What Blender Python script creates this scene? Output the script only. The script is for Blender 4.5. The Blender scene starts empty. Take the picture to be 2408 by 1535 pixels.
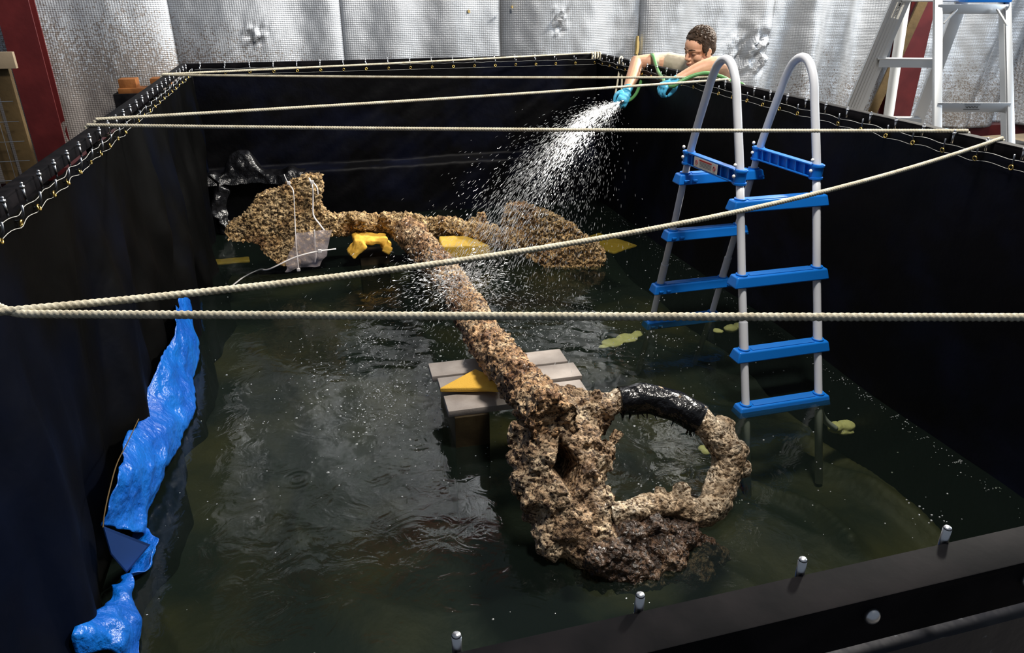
import bpy, bmesh, math, random
import numpy as np
from mathutils import Vector, Matrix, noise as mnoise
random.seed(7); rng = np.random.default_rng(7)
SC = bpy.context.scene
COL = SC.collection
PI = math.pi

# ------------------------------------------------------------------ camera, world, lights, exposure
CZ = 2.07
YAW, PITCH = math.radians(15.3), math.radians(25.2)
cam_d = bpy.data.cameras.new('camera'); cam = bpy.data.objects.new('camera', cam_d); COL.objects.link(cam)
cam_d.sensor_width = 36.0; cam_d.lens = 36.0 * 1701.0 / 2408.0
cam.location = (0, 0, CZ); cam.rotation_euler = (PI / 2 - PITCH, 0, -YAW)
cam_d.clip_start = 0.02
SC.camera = cam
SC.view_settings.view_transform = 'Standard'; SC.view_settings.look = 'None'
SC.view_settings.gamma = 1.0; SC.view_settings.use_curve_mapping = False
SC.view_settings.exposure = 0.0
SC.cycles.max_bounces = 8; SC.cycles.transparent_max_bounces = 16
SC.cycles.sample_clamp_indirect = 4.0

w = bpy.data.worlds.new('hall_air'); SC.world = w; w.use_nodes = True
bg = w.node_tree.nodes['Background']; bg.inputs['Color'].default_value = (0.50, 0.58, 0.70, 1); bg.inputs['Strength'].default_value = 0.30

def area(name, loc, target, size, power, color, size_y=None, spread=180):
    d = bpy.data.lights.new(name, 'AREA'); d.energy = power; d.color = color; d.size = size; d.spread = math.radians(spread)
    if size_y: d.shape = 'RECTANGLE'; d.size_y = size_y
    o = bpy.data.objects.new(name, d); COL.objects.link(o); o.location = loc
    o.rotation_euler = (Vector(target) - Vector(loc)).to_track_quat('-Z', 'Y').to_euler()
    return o
area('key_light', (5.66, 4.88, 4.4), (0.8, 2.6, 0.7), 0.5, 760, (1.0, 0.95, 0.86))
area('front_light', (1.4, 1.7, 4.8), (0.6, 3.2, 0.8), 0.6, 215, (1.0, 0.93, 0.84))
area('upper_foil_fill', (2.4, 4.75, 4.3), (0.4, 6.0, 3.6), 0.4, 150, (1.0, 0.98, 0.95), 1.2, 75)  # unseen fill, added to brighten the upper foil that the water mirrors
area('door_daylight', (7.0, 2.2, 2.9), (3.2, 6.0, 2.0), 2.0, 110, (0.80, 0.90, 1.0))

# ------------------------------------------------------------------ projection helper: a pixel of the 2408x1535 photograph on a real plane -> point
F = 1701.0
fw = np.array([math.sin(YAW) * math.cos(PITCH), math.cos(YAW) * math.cos(PITCH), -math.sin(PITCH)])
rt = np.array([math.cos(YAW), -math.sin(YAW), 0.0]); up = np.cross(rt, fw)
def at(x, y, X=None, Y=None, Z=None, t=None):
    r = fw + (x - 1204) / F * rt - (y - 767.5) / F * up
    if X is not None: t = X / r[0]
    elif Y is not None: t = Y / r[1]
    elif Z is not None: t = (Z - CZ) / r[2]
    return np.array([0, 0, CZ]) + t * r

# ------------------------------------------------------------------ materials
def mat(name, color=(.5, .5, .5), rough=.5, metal=0., spec=.5, bump=None, var=None, coat=0., sss=0., alpha=1., sheen=0.):
    """bump = (scale, strength, distance) noise bump; var = (scale, color2, lo, hi) noise colour mix"""
    m = bpy.data.materials.new(name); m.use_nodes = True
    nt = m.node_tree; b = nt.nodes['Principled BSDF']
    b.inputs['Base Color'].default_value = (*color, 1); b.inputs['Roughness'].default_value = rough
    b.inputs['Metallic'].default_value = metal; b.inputs['Specular IOR Level'].default_value = spec
    b.inputs['Coat Weight'].default_value = coat; b.inputs['Alpha'].default_value = alpha
    if sss: b.inputs['Subsurface Weight'].default_value = sss; b.inputs['Subsurface Radius'].default_value = (.02, .008, .004)
    tc = nt.nodes.new('ShaderNodeTexCoord')
    if var:
        n = nt.nodes.new('ShaderNodeTexNoise'); n.inputs['Scale'].default_value = var[0]; n.inputs['Detail'].default_value = 5
        nt.links.new(tc.outputs['Object'], n.inputs['Vector'])
        r = nt.nodes.new('ShaderNodeValToRGB'); r.color_ramp.elements[0].position = var[2]; r.color_ramp.elements[1].position = var[3]
        r.color_ramp.elements[0].color = (*color, 1); r.color_ramp.elements[1].color = (*var[1], 1)
        nt.links.new(n.outputs['Fac'], r.inputs['Fac']); nt.links.new(r.outputs['Color'], b.inputs['Base Color'])
    if bump:
        n = nt.nodes.new('ShaderNodeTexNoise'); n.inputs['Scale'].default_value = bump[0]; n.inputs['Detail'].default_value = 4
        nt.links.new(tc.outputs['Object'], n.inputs['Vector'])
        bp = nt.nodes.new('ShaderNodeBump'); bp.inputs['Strength'].default_value = bump[1]; bp.inputs['Distance'].default_value = bump[2]
        nt.links.new(n.outputs['Fac'], bp.inputs['Height']); nt.links.new(bp.outputs['Normal'], b.inputs['Normal'])
    return m

M = {}
M['steel'] = mat('black_steel', (.004, .004, .005), .65, 0.0, .025, (60, .15, .002), (18, (.010, .0088, .010), .4, .7))
M['zinc'] = mat('zinc_plate', (.55, .56, .58), .3, 1.0)
M['darkzinc'] = mat('dark_zinc', (.16, .17, .19), .35, 1.0)
M['brass'] = mat('brass', (.72, .48, .13), .28, 1.0)
M['rope'] = mat('rope_fibre', (.48, .43, .32), .85, 0, .2, (900, .5, .002), (30, (.68, .64, .51), .35, .7))
M['stitch'] = mat('white_stitch_cord', (.34, .34, .32), .7)
M['liner'] = mat('black_liner', (.0016, .0016, .0022), .48, 0, .09, (9, .25, .02), (3, (.003, .004, .011), .45, .7))
M['liner_left'] = mat('left_liner', (.0008, .0008, .0008), .55, 0, .035, (7, .3, .02), (1.1, (.0007, .0018, .0065), .52, .70))
M['floorliner'] = mat('floor_liner', (.013, .020, .016), .6, 0, .3, (12, .5, .02), (1.8, (.085, .075, .026), .45, .70))
M['blacksheet'] = mat('black_sheet', (.005, .005, .006), .22, 0, .4, (26, .6, .02))
M['alu'] = mat('aluminium', (.52, .53, .54), .34, .9, .5, (90, .1, .001))
M['white_tube'] = mat('painted_tube', (.60, .62, .66), .32, 0, .5)
M['blueplast'] = mat('blue_plastic', (.006, .155, .58), .34, 0, .4, (300, .08, .001))
M['bluedark'] = mat('blue_step_tread', (.010, .14, .50), .45, 0, .5, (500, .3, .001))
M['whiteplast'] = mat('white_plastic', (.80, .80, .78), .35)
M['red'] = mat('red_primer', (.050, .0035, .004), .5, 0, .3, (20, .1, .01), (6, (.075, .007, .007), .4, .7))
M['wood'] = mat('old_timber', (.085, .055, .022), .75, 0, .2, (40, .3, .005), (8, (.05, .033, .014), .4, .7))
M['oak'] = mat('raw_orange_timber', (.19, .07, .018), .7, 0, .2, (50, .3, .004), (12, (.12, .04, .01), .4, .7))
M['decking'] = mat('grey_decking', (.27, .235, .21), .5, 0, .4, (160, .35, .002), (14, (.36, .32, .29), .4, .7))
M['wetblock'] = mat('wet_block', (.022, .015, .007), .4, 0, .3, (40, .3, .004), (12, (.045, .033, .015), .4, .7))
M['foam'] = mat('yellow_foam', (.78, .46, .07), .8, 0, .2, (220, .5, .003), (18, (.62, .32, .04), .45, .8))
M['foamwet'] = mat('wet_foam', (.62, .40, .06), .45, 0, .4, (120, .4, .003), (9, (.42, .28, .04), .5, .75))
M['foampale'] = mat('pale_yellow_cloth', (.92, .86, .42), .7, 0, .2, (60, .4, .006))
M['tie'] = mat('white_nylon', (.78, .74, .72), .4, 0, .4)
M['bag'] = mat('clear_plastic_film', (.52, .45, .45), .12, 0, .6, (30, .6, .01), alpha=.5)
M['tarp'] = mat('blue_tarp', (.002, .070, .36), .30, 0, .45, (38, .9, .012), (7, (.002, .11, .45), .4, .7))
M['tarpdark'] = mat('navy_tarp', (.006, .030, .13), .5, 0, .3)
M['skin'] = mat('skin', (.62, .335, .21), .48, 0, .35, (160, .12, .002), (16, (.74, .42, .28), .35, .7), sss=.12)
M['lip'] = mat('lip_skin', (.36, .12, .085), .42)
M['hair'] = mat('brown_hair', (.032, .018, .010), .6, 0, .25, (220, .6, .006), (60, (.075, .043, .025), .45, .72))
M['shirt'] = mat('khaki_cotton', (.50, .44, .34), .85, 0, .1, (260, .3, .002))
M['trouser'] = mat('dark_trousers', (.03, .035, .05), .85)
M['shoe'] = mat('work_boot', (.07, .05, .035), .6)
M['glove'] = mat('blue_nitrile', (.075, .42, .66), .38, 0, .5, (70, .35, .004))
M['hose'] = mat('green_hose', (.09, .27, .085), .4, 0, .5)
M['concrete'] = mat('concrete_floor', (.16, .15, .14), .8, 0, .3, (20, .2, .01), (3, (.22, .20, .18), .4, .7))
M['ply'] = mat('plywood', (.27, .21, .14), .7, 0, .3, (30, .2, .003), (6, (.20, .16, .11), .4, .7))
M['label'] = mat('label_white', (.72, .70, .64), .5)
M['ink'] = mat('black_ink', (.02, .02, .02), .5)
M['redink'] = mat('red_ink', (.45, .02, .02), .5)
M['eye'] = mat('eye_lash', (.03, .015, .01), .6)
M['hole'] = mat('torn_backing', (.45, .33, .12), .8)
M['pvc'] = mat('white_pvc_pipe', (.62, .62, .60), .4)

def crust(name, a, b, c, dark, rough=.55, wet=.3):
    m = bpy.data.materials.new(name); m.use_nodes = True; nt = m.node_tree; N = nt.nodes; L = nt.links
    p = N['Principled BSDF']; p.inputs['Roughness'].default_value = rough; p.inputs['Specular IOR Level'].default_value = wet
    tc = N.new('ShaderNodeTexCoord')
    v = N.new('ShaderNodeTexVoronoi'); v.inputs['Scale'].default_value = 62; L.new(tc.outputs['Object'], v.inputs['Vector'])
    n1 = N.new('ShaderNodeTexNoise'); n1.inputs['Scale'].default_value = 8; n1.inputs['Detail'].default_value = 8; n1.inputs['Roughness'].default_value = .7; L.new(tc.outputs['Object'], n1.inputs['Vector'])
    n2 = N.new('ShaderNodeTexNoise'); n2.inputs['Scale'].default_value = 95; n2.inputs['Detail'].default_value = 5; L.new(tc.outputs['Object'], n2.inputs['Vector'])
    r1 = N.new('ShaderNodeValToRGB'); e = r1.color_ramp.elements; e[0].position = .38; e[0].color = (*a, 1); e[1].position = .62; e[1].color = (*c, 1)
    x = r1.color_ramp.elements.new(.5); x.color = (*b, 1)
    L.new(n1.outputs['Fac'], r1.inputs['Fac'])
    sep = N.new('ShaderNodeSeparateColor'); L.new(v.outputs['Color'], sep.inputs['Color'])
    hsv = N.new('ShaderNodeHueSaturation'); L.new(r1.outputs['Color'], hsv.inputs['Color'])
    mr = N.new('ShaderNodeMapRange'); mr.inputs['To Min'].default_value = .45; mr.inputs['To Max'].default_value = 1.5; L.new(sep.outputs['Red'], mr.inputs['Value']); L.new(mr.outputs['Result'], hsv.inputs['Value'])
    r2 = N.new('ShaderNodeValToRGB'); r2.color_ramp.elements[0].position = .40; r2.color_ramp.elements[1].position = .49
    L.new(n2.outputs['Fac'], r2.inputs['Fac'])
    mx = N.new('ShaderNodeMix'); mx.data_type = 'RGBA'; mx.inputs[6].default_value = (*dark, 1)
    L.new(r2.outputs['Color'], mx.inputs[0]); L.new(hsv.outputs['Color'], mx.inputs[7]); L.new(mx.outputs[2], p.inputs['Base Color'])
    add = N.new('ShaderNodeMath'); add.operation = 'ADD'; L.new(n2.outputs['Fac'], add.inputs[0])
    inv = N.new('ShaderNodeMath'); inv.operation = 'MULTIPLY'; inv.inputs[1].default_value = -.6; L.new(v.outputs['Distance'], inv.inputs[0]); L.new(inv.outputs[0], add.inputs[1])
    rr_ = N.new('ShaderNodeMapRange'); rr_.inputs['To Min'].default_value = .18; rr_.inputs['To Max'].default_value = rough + .2; L.new(sep.outputs['Green'], rr_.inputs['Value']); L.new(rr_.outputs[0], p.inputs['Roughness'])
    bp = N.new('ShaderNodeBump'); bp.inputs['Strength'].default_value = 1; bp.inputs['Distance'].default_value = .016
    L.new(add.outputs[0], bp.inputs['Height']); L.new(bp.outputs['Normal'], p.inputs['Normal'])
    return m
M['crust'] = crust('anchor_crust', (.26, .14, .06), (.50, .33, .15), (.66, .48, .26), (.05, .025, .012))
M['crust_rust'] = crust('anchor_crust_rusty', (.16, .08, .04), (.42, .25, .125), (.58, .43, .27), (.035, .016, .008))
M['crust_pale'] = crust('ring_crust', (.24, .16, .09), (.48, .37, .25), (.62, .52, .39), (.10, .06, .03))
M['crust_head'] = crust('boss_crust', (.12, .07, .04), (.33, .22, .13), (.50, .39, .26), (.035, .018, .010))
M['crust_dark'] = crust('wet_crust', (.03, .016, .010), (.10, .055, .03), (.20, .13, .08), (.012, .007, .004), .3, .6)

def foil_material():
    m = bpy.data.materials.new('foil_insulation'); m.use_nodes = True; nt = m.node_tree; N = nt.nodes; L = nt.links
    p = N['Principled BSDF']; p.inputs['Metallic'].default_value = .6
    tc = N.new('ShaderNodeTexCoord')
    def wave(axis, scale):
        wv = N.new('ShaderNodeTexWave'); wv.wave_type = 'BANDS'; wv.bands_direction = axis; wv.inputs['Scale'].default_value = scale
        wv.inputs['Distortion'].default_value = .8; wv.inputs['Detail'].default_value = 1; wv.inputs['Detail Scale'].default_value = 2
        L.new(tc.outputs['Object'], wv.inputs['Vector']); return wv
    wx, wz = wave('X', 20), wave('Z', 24)
    mxm = N.new('ShaderNodeMath'); mxm.operation = 'ADD'; L.new(wx.outputs['Fac'], mxm.inputs[0]); L.new(wz.outputs['Fac'], mxm.inputs[1])
    n = N.new('ShaderNodeTexNoise'); n.inputs['Scale'].default_value = 60; n.inputs['Detail'].default_value = 5; n.inputs['Roughness'].default_value = .7; L.new(tc.outputs['Object'], n.inputs['Vector'])
    mu = N.new('ShaderNodeMath'); mu.operation = 'MULTIPLY_ADD'; mu.inputs[1].default_value = 2.4; L.new(n.outputs['Fac'], mu.inputs[0]); L.new(mxm.outputs[0], mu.inputs[2])
    bp = N.new('ShaderNodeBump'); bp.inputs['Strength'].default_value = .24; bp.inputs['Distance'].default_value = .006
    L.new(mu.outputs[0], bp.inputs['Height']); L.new(bp.outputs['Normal'], p.inputs['Normal'])
    # worn patches low on the sheets where the foil skin has rubbed off and the grey scrim shows
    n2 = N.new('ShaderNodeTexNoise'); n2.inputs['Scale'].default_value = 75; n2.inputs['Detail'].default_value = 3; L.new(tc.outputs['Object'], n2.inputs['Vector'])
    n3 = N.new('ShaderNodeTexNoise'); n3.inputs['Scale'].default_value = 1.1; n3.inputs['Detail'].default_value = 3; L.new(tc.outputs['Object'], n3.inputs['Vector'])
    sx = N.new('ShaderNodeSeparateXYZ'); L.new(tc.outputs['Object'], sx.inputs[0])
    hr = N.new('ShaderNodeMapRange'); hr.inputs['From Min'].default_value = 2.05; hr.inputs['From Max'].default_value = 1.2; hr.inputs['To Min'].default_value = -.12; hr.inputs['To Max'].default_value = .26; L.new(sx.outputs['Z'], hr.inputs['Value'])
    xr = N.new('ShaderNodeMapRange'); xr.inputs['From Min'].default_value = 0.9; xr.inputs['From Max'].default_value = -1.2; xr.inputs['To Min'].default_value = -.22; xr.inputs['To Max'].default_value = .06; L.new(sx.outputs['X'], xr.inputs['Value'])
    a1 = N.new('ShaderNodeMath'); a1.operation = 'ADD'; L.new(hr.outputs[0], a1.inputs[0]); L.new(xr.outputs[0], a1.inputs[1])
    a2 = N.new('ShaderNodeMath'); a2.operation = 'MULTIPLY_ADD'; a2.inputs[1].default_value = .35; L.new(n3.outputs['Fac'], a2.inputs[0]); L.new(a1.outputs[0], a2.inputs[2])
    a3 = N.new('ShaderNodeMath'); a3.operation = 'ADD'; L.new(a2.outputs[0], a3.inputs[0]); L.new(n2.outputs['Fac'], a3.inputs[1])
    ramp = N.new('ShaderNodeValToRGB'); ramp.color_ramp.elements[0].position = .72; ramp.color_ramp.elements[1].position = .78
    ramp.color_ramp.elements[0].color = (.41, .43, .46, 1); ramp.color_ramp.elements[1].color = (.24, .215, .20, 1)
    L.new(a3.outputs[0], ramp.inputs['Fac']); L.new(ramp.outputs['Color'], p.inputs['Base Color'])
    p.inputs['Roughness'].default_value = .42
    return m
M['foil'] = foil_material()

def water_material():
    m = bpy.data.materials.new('tank_water'); m.use_nodes = True; nt = m.node_tree; N = nt.nodes; L = nt.links
    N.remove(N['Principled BSDF']); out = N['Material Output']
    tr = N.new('ShaderNodeBsdfTransparent'); tr.inputs['Color'].default_value = (.82, .87, .76, 1)
    df = N.new('ShaderNodeBsdfDiffuse'); df.inputs['Color'].default_value = (.010, .016, .013, 1)
    m1 = N.new('ShaderNodeMixShader'); m1.inputs[0].default_value = .34; L.new(tr.outputs[0], m1.inputs[1]); L.new(df.outputs[0], m1.inputs[2])
    gl = N.new('ShaderNodeBsdfGlossy'); gl.inputs['Roughness'].default_value = .03
    fr = N.new('ShaderNodeFresnel'); fr.inputs['IOR'].default_value = 1.33
    m2 = N.new('ShaderNodeMixShader'); L.new(fr.outputs[0], m2.inputs[0]); L.new(m1.outputs[0], m2.inputs[1]); L.new(gl.outputs[0], m2.inputs[2])
    tc = N.new('ShaderNodeTexCoord')
    n = N.new('ShaderNodeTexNoise'); n.inputs['Scale'].default_value = 9; n.inputs['Detail'].default_value = 4; n.inputs['Distortion'].default_value = 1.2; L.new(tc.outputs['Object'], n.inputs['Vector'])
    bp = N.new('ShaderNodeBump'); bp.inputs['Strength'].default_value = .16; bp.inputs['Distance'].default_value = .02
    L.new(n.outputs['Fac'], bp.inputs['Height']); L.new(bp.outputs['Normal'], gl.inputs['Normal']); L.new(bp.outputs['Normal'], fr.inputs['Normal'])
    L.new(m2.outputs[0], out.inputs['Surface']); return m
M['water'] = water_material()
def drop_material():
    m = bpy.data.materials.new('water_drops'); m.use_nodes = True; nt = m.node_tree; N = nt.nodes; L = nt.links
    N.remove(N['Principled BSDF']); out = N['Material Output']
    tr = N.new('ShaderNodeBsdfTransparent'); df = N.new('ShaderNodeBsdfTranslucent'); df.inputs['Color'].default_value = (.9, .93, .96, 1)
    d2 = N.new('ShaderNodeBsdfDiffuse'); d2.inputs['Color'].default_value = (.9, .93, .96, 1)
    gl = N.new('ShaderNodeBsdfGlossy'); gl.inputs['Roughness'].default_value = .15
    a = N.new('ShaderNodeMixShader'); a.inputs[0].default_value = .5; L.new(df.outputs[0], a.inputs[1]); L.new(d2.outputs[0], a.inputs[2])
    b = N.new('ShaderNodeMixShader'); b.inputs[0].default_value = .3; L.new(a.outputs[0], b.inputs[1]); L.new(gl.outputs[0], b.inputs[2])
    c = N.new('ShaderNodeMixShader'); c.inputs[0].default_value = .52; L.new(tr.outputs[0], c.inputs[1]); L.new(b.outputs[0], c.inputs[2])
    L.new(c.outputs[0], out.inputs['Surface']); return m
M['drops'] = drop_material()

# ------------------------------------------------------------------ mesh building
class MB:
    def __init__(s): s.v = []; s.f = []
    def add(s, vs, fs):
        n = len(s.v); s.v.extend([tuple(map(float, p)) for p in vs]); s.f.extend([tuple(i + n for i in f) for f in fs]); return s
    def box(s, c, d, R=None, bev=0.0):
        """centre, full size, optional 3x3 rotation, optional chamfer"""
        c = np.array(c, float); h = np.array(d, float) / 2
        if bev <= 0:
            P = [np.array([x, y, z]) * h for x in (-1, 1) for y in (-1, 1) for z in (-1, 1)]
            fs = [(0, 1, 3, 2), (4, 6, 7, 5), (0, 4, 5, 1), (2, 3, 7, 6), (0, 2, 6, 4), (1, 5, 7, 3)]
        else:
            bev = min(bev, h.min() * .95)
            bm = bmesh.new(); bmesh.ops.create_cube(bm, size=1)
            for q in bm.verts: q.co = Vector((q.co.x * 2 * h[0], q.co.y * 2 * h[1], q.co.z * 2 * h[2]))
            bmesh.ops.bevel(bm, geom=list(bm.edges), offset=bev, segments=2, affect='EDGES', profile=.6)
            bm.verts.index_update(); P = [np.array(q.co) for q in bm.verts]; fs = [[q.index for q in f.verts] for f in bm.faces]; bm.free()
        R = np.eye(3) if R is None else np.array(R)
        return s.add([R @ p + c for p in P], fs)
    def beam(s, a, b, wd, ht, upv=(0, 0, 1), bev=0.0):
        a, b = np.array(a, float), np.array(b, float); y = b - a; ln = np.linalg.norm(y); y /= ln
        x = np.cross(y, np.array(upv, float)); x /= np.linalg.norm(x); z = np.cross(x, y)
        return s.box((a + b) / 2, (wd, ln, ht), np.array([x, y, z]).T, bev)
    def tube(s, pts, r, n=10, cap=True, squash=None):
        pts = [np.array(p, float) for p in pts]; m = len(pts)
        rs = r if hasattr(r, '__len__') else [r] * m
        T = [pts[min(i + 1, m - 1)] - pts[max(i - 1, 0)] for i in range(m)]; T = [t / (np.linalg.norm(t) + 1e-12) for t in T]
        nrm = np.cross(T[0], [0, 0, 1.0]);
        if np.linalg.norm(nrm) < .1: nrm = np.cross(T[0], [1.0, 0, 0])
        nrm /= np.linalg.norm(nrm); vs = []
        for i in range(m):
            nrm = nrm - T[i] * (nrm @ T[i]); nrm /= np.linalg.norm(nrm) + 1e-12; bi = np.cross(T[i], nrm)
            sq = 1 if squash is None else squash
            for k in range(n):
                a = 2 * PI * k / n; vs.append(pts[i] + rs[i] * (math.cos(a) * nrm + sq * math.sin(a) * bi))
        fs = [(i * n + k, i * n + (k + 1) % n, (i + 1) * n + (k + 1) % n, (i + 1) * n + k) for i in range(m - 1) for k in range(n)]
        if cap: fs += [tuple(range(n - 1, -1, -1)), tuple((m - 1) * n + k for k in range(n))]
        return s.add(vs, fs)
    def rope(s, pts, r, pitch=.030, n=18, step=.003, lobe=.22):
        pts = resample(pts, step); m = len(pts); T = np.gradient(pts, axis=0); T /= np.linalg.norm(T, axis=1)[:, None] + 1e-12
        nrm = np.cross(T[0], [0, 0, 1.0]); nrm /= np.linalg.norm(nrm) + 1e-9; vs = []; ca = np.arange(n) * 2 * PI / n
        for i in range(m):
            nrm = nrm - T[i] * (nrm @ T[i]); nrm /= np.linalg.norm(nrm) + 1e-12; bi = np.cross(T[i], nrm)
            ph = 2 * PI * i * step / pitch
            rr = r * (1 - lobe + lobe * 1.6 * np.abs(np.cos(1.5 * (ca - ph / 3 * 3 / 1.0))))
            vs.extend(pts[i] + (rr * np.cos(ca))[:, None] * nrm + (rr * np.sin(ca))[:, None] * bi)
        fs = [(i * n + k, i * n + (k + 1) % n, (i + 1) * n + (k + 1) % n, (i + 1) * n + k) for i in range(m - 1) for k in range(n)]
        fs += [tuple(range(n - 1, -1, -1)), tuple((m - 1) * n + k for k in range(n))]
        return s.add(vs, fs)
    def ell(s, c, r, R=None, n=18, m=12):
        c = np.array(c, float); r = np.array(r if hasattr(r, '__len__') else (r, r, r), float); R = np.eye(3) if R is None else np.array(R)
        vs = [R @ np.array([0, 0, r[2]]) + c]
        for i in range(1, m):
            a = PI * i / m
            for k in range(n):
                b = 2 * PI * k / n; vs.append(R @ (np.array([math.sin(a) * math.cos(b), math.sin(a) * math.sin(b), math.cos(a)]) * r) + c)
        vs.append(R @ np.array([0, 0, -r[2]]) + c); e = len(vs) - 1
        fs = [(0, 1 + k, 1 + (k + 1) % n) for k in range(n)]
        for i in range(m - 2):
            for k in range(n): fs.append((1 + i * n + k, 1 + (i + 1) * n + k, 1 + (i + 1) * n + (k + 1) % n, 1 + i * n + (k + 1) % n))
        fs += [(1 + (m - 2) * n + k, e, 1 + (m - 2) * n + (k + 1) % n) for k in range(n)]
        return s.add(vs, fs)
    def prism(s, poly3, off):
        """closed polygon in 3D extruded by the vector off"""
        n = len(poly3); off = np.array(off, float); vs = [np.array(p, float) for p in poly3]; vs += [p + off for p in vs]
        fs = [tuple(range(n)), tuple(range(2 * n - 1, n - 1, -1))] + [(i, i + n, (i + 1) % n + n, (i + 1) % n) for i in range(n)]
        return s.add(vs, fs)
    def grid(s, P, flip=False):
        """P: (rows, cols, 3) array"""
        a, b = P.shape[:2]; n = len(s.v); s.v.extend(map(tuple, P.reshape(-1, 3).tolist()))
        I = (np.arange(a - 1)[:, None] * b + np.arange(b - 1)[None]).ravel() + n
        q = np.stack([I, I + 1, I + 1 + b, I + b], 1)
        if flip: q = q[:, ::-1]
        s.f.extend(map(tuple, q.tolist())); return s
    def torus(s, c, R, r, axis=(0, 0, 1), n=20, m=8):
        c = np.array(c, float); ax = Vector(axis).normalized(); q = ax.to_track_quat('Z', 'Y').to_matrix(); q = np.array(q); vs = []
        for i in range(n):
            a = 2 * PI * i / n
            for k in range(m):
                b = 2 * PI * k / m; vs.append(q @ np.array([(R + r * math.cos(b)) * math.cos(a), (R + r * math.cos(b)) * math.sin(a), r * math.sin(b)]) + c)
        fs = [(i * m + k, ((i + 1) % n) * m + k, ((i + 1) % n) * m + (k + 1) % m, i * m + (k + 1) % m) for i in range(n) for k in range(m)]
        return s.add(vs, fs)

def resample(pts, step):
    pts = np.array(pts, float); d = np.r_[0, np.cumsum(np.linalg.norm(np.diff(pts, axis=0), axis=1))]
    n = max(2, int(d[-1] / step) + 1); u = np.linspace(0, d[-1], n); return np.stack([np.interp(u, d, pts[:, k]) for k in range(3)], 1)
def smooth(pts, k=8):
    """Catmull-Rom through the points"""
    P = [np.array(p, float) for p in pts]; P = [2 * P[0] - P[1]] + P + [2 * P[-1] - P[-2]]; out = []
    for i in range(1, len(P) - 2):
        for j in range(k):
            t = j / k; a, b, c, d = P[i - 1], P[i], P[i + 1], P[i + 2]
            out.append(.5 * (2 * b + (c - a) * t + (2 * a - 5 * b + 4 * c - d) * t * t + (3 * b - 3 * c + d - a) * t ** 3))
    out.append(P[-2]); return out

def mesh_of(name, mb, m, shade=True):
    me = bpy.data.meshes.new(name); me.from_pydata(mb.v, [], mb.f); me.validate()
    if m: me.materials.append(m)
    if shade: me.shade_smooth(); 
    return me
def link(name, me, parent=None, loc=None):
    o = bpy.data.objects.new(name, me); COL.objects.link(o)
    if loc is not None: o.location = loc
    if parent is not None: o.parent = parent
    return o
def wloc(o):
    v = Vector((0, 0, 0))
    while o is not None: v += o.location; o = o.parent
    return v
def obj(name, mb, m, parent=None, shade='auto', origin=None):
    """link mb (world coordinates) as one mesh object; its parent's offset is taken out of the vertices"""
    me = mesh_of(name, mb, m, False)
    if shade == 'smooth': me.shade_smooth()
    elif shade == 'auto':
        me.shade_smooth(); me.set_sharp_from_angle(angle=math.radians(38))
    if parent is not None: me.transform(Matrix.Translation(-wloc(parent)))
    elif origin is not None: me.transform(Matrix.Translation(-Vector(origin)))
    return link(name, me, parent, origin if parent is None else None)
def tag(o, label=None, cat=None, group=None, kind=None):
    if label: o['label'] = label
    if cat: o['category'] = cat
    if group: o['group'] = group
    if kind: o['kind'] = kind
    return o
def thing(name, loc, label, cat, group=None):
    o = bpy.data.objects.new(name, None); COL.objects.link(o); o.location = loc; o.empty_display_size = .05
    return tag(o, label, cat, group)
class Noise:
    """smooth pseudo-noise for numpy arrays: a sum of random plane waves"""
    def __init__(s, seed, dims, lo, hi, n=14):
        g = np.random.default_rng(seed); k = g.normal(size=(n, dims)); k /= np.linalg.norm(k, axis=1)[:, None]
        s.k = k * np.exp(g.uniform(math.log(lo), math.log(hi), n))[:, None]; s.p = g.uniform(0, 2 * PI, n); s.n = n
    def __call__(s, *c):
        return sum(np.sin(sum(s.k[i, j] * c[j] for j in range(len(c))) + s.p[i]) for i in range(s.n)) / math.sqrt(s.n / 2)
def rocky(name, mb, voxel, disp, m, parent, post=None, ratio=None):
    """voxel-fuse the pieces of mb, displace them, freeze the result into one mesh"""
    me = mesh_of(name + '_src', mb, m); o = bpy.data.objects.new('tmp', me); COL.objects.link(o)
    r = o.modifiers.new('r', 'REMESH'); r.mode = 'VOXEL'; r.voxel_size = voxel
    sm = o.modifiers.new('s', 'SMOOTH'); sm.iterations = 6; sm.factor = .6
    for i, (kind, size, strength, mid) in enumerate(disp):
        t = bpy.data.textures.new(name + str(i), kind); t.noise_scale = size
        if kind == 'VORONOI': t.distance_metric = 'DISTANCE'; t.noise_intensity = 1.2
        else: t.noise_depth = 3
        d = o.modifiers.new('d', 'DISPLACE'); d.texture = t; d.texture_coords = 'LOCAL'; d.strength = strength; d.mid_level = mid
    dg = bpy.context.evaluated_depsgraph_get(); ev = o.evaluated_get(dg); out = bpy.data.meshes.new_from_object(ev, depsgraph=dg)
    bpy.data.objects.remove(o); out.name = name
    if post: 
        co = np.empty(len(out.vertices) * 3); out.vertices.foreach_get('co', co); co = post(co.reshape(-1, 3)); out.vertices.foreach_set('co', co.ravel()); out.update()
    if not out.materials: out.materials.append(m)
    out.shade_smooth()
    if parent is not None: out.transform(Matrix.Translation(-wloc(parent)))
    return link(name, out, parent)

# ------------------------------------------------------------------ dimensions of the tank (metres)
XL, XR, YN, YF, ZR, ZW, ZB = -0.745, 2.20, 0.40, 5.49, 1.60, 0.52, 0.14

# ================================================================== SETTING
mb = MB(); mb.grid(np.array([[[x, y, 0] for x in np.linspace(-6, 10, 17)] for y in np.linspace(-4, 6.3, 12)]))
tag(obj('floor', mb, M['concrete'], shade='flat'), kind='structure')
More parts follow.
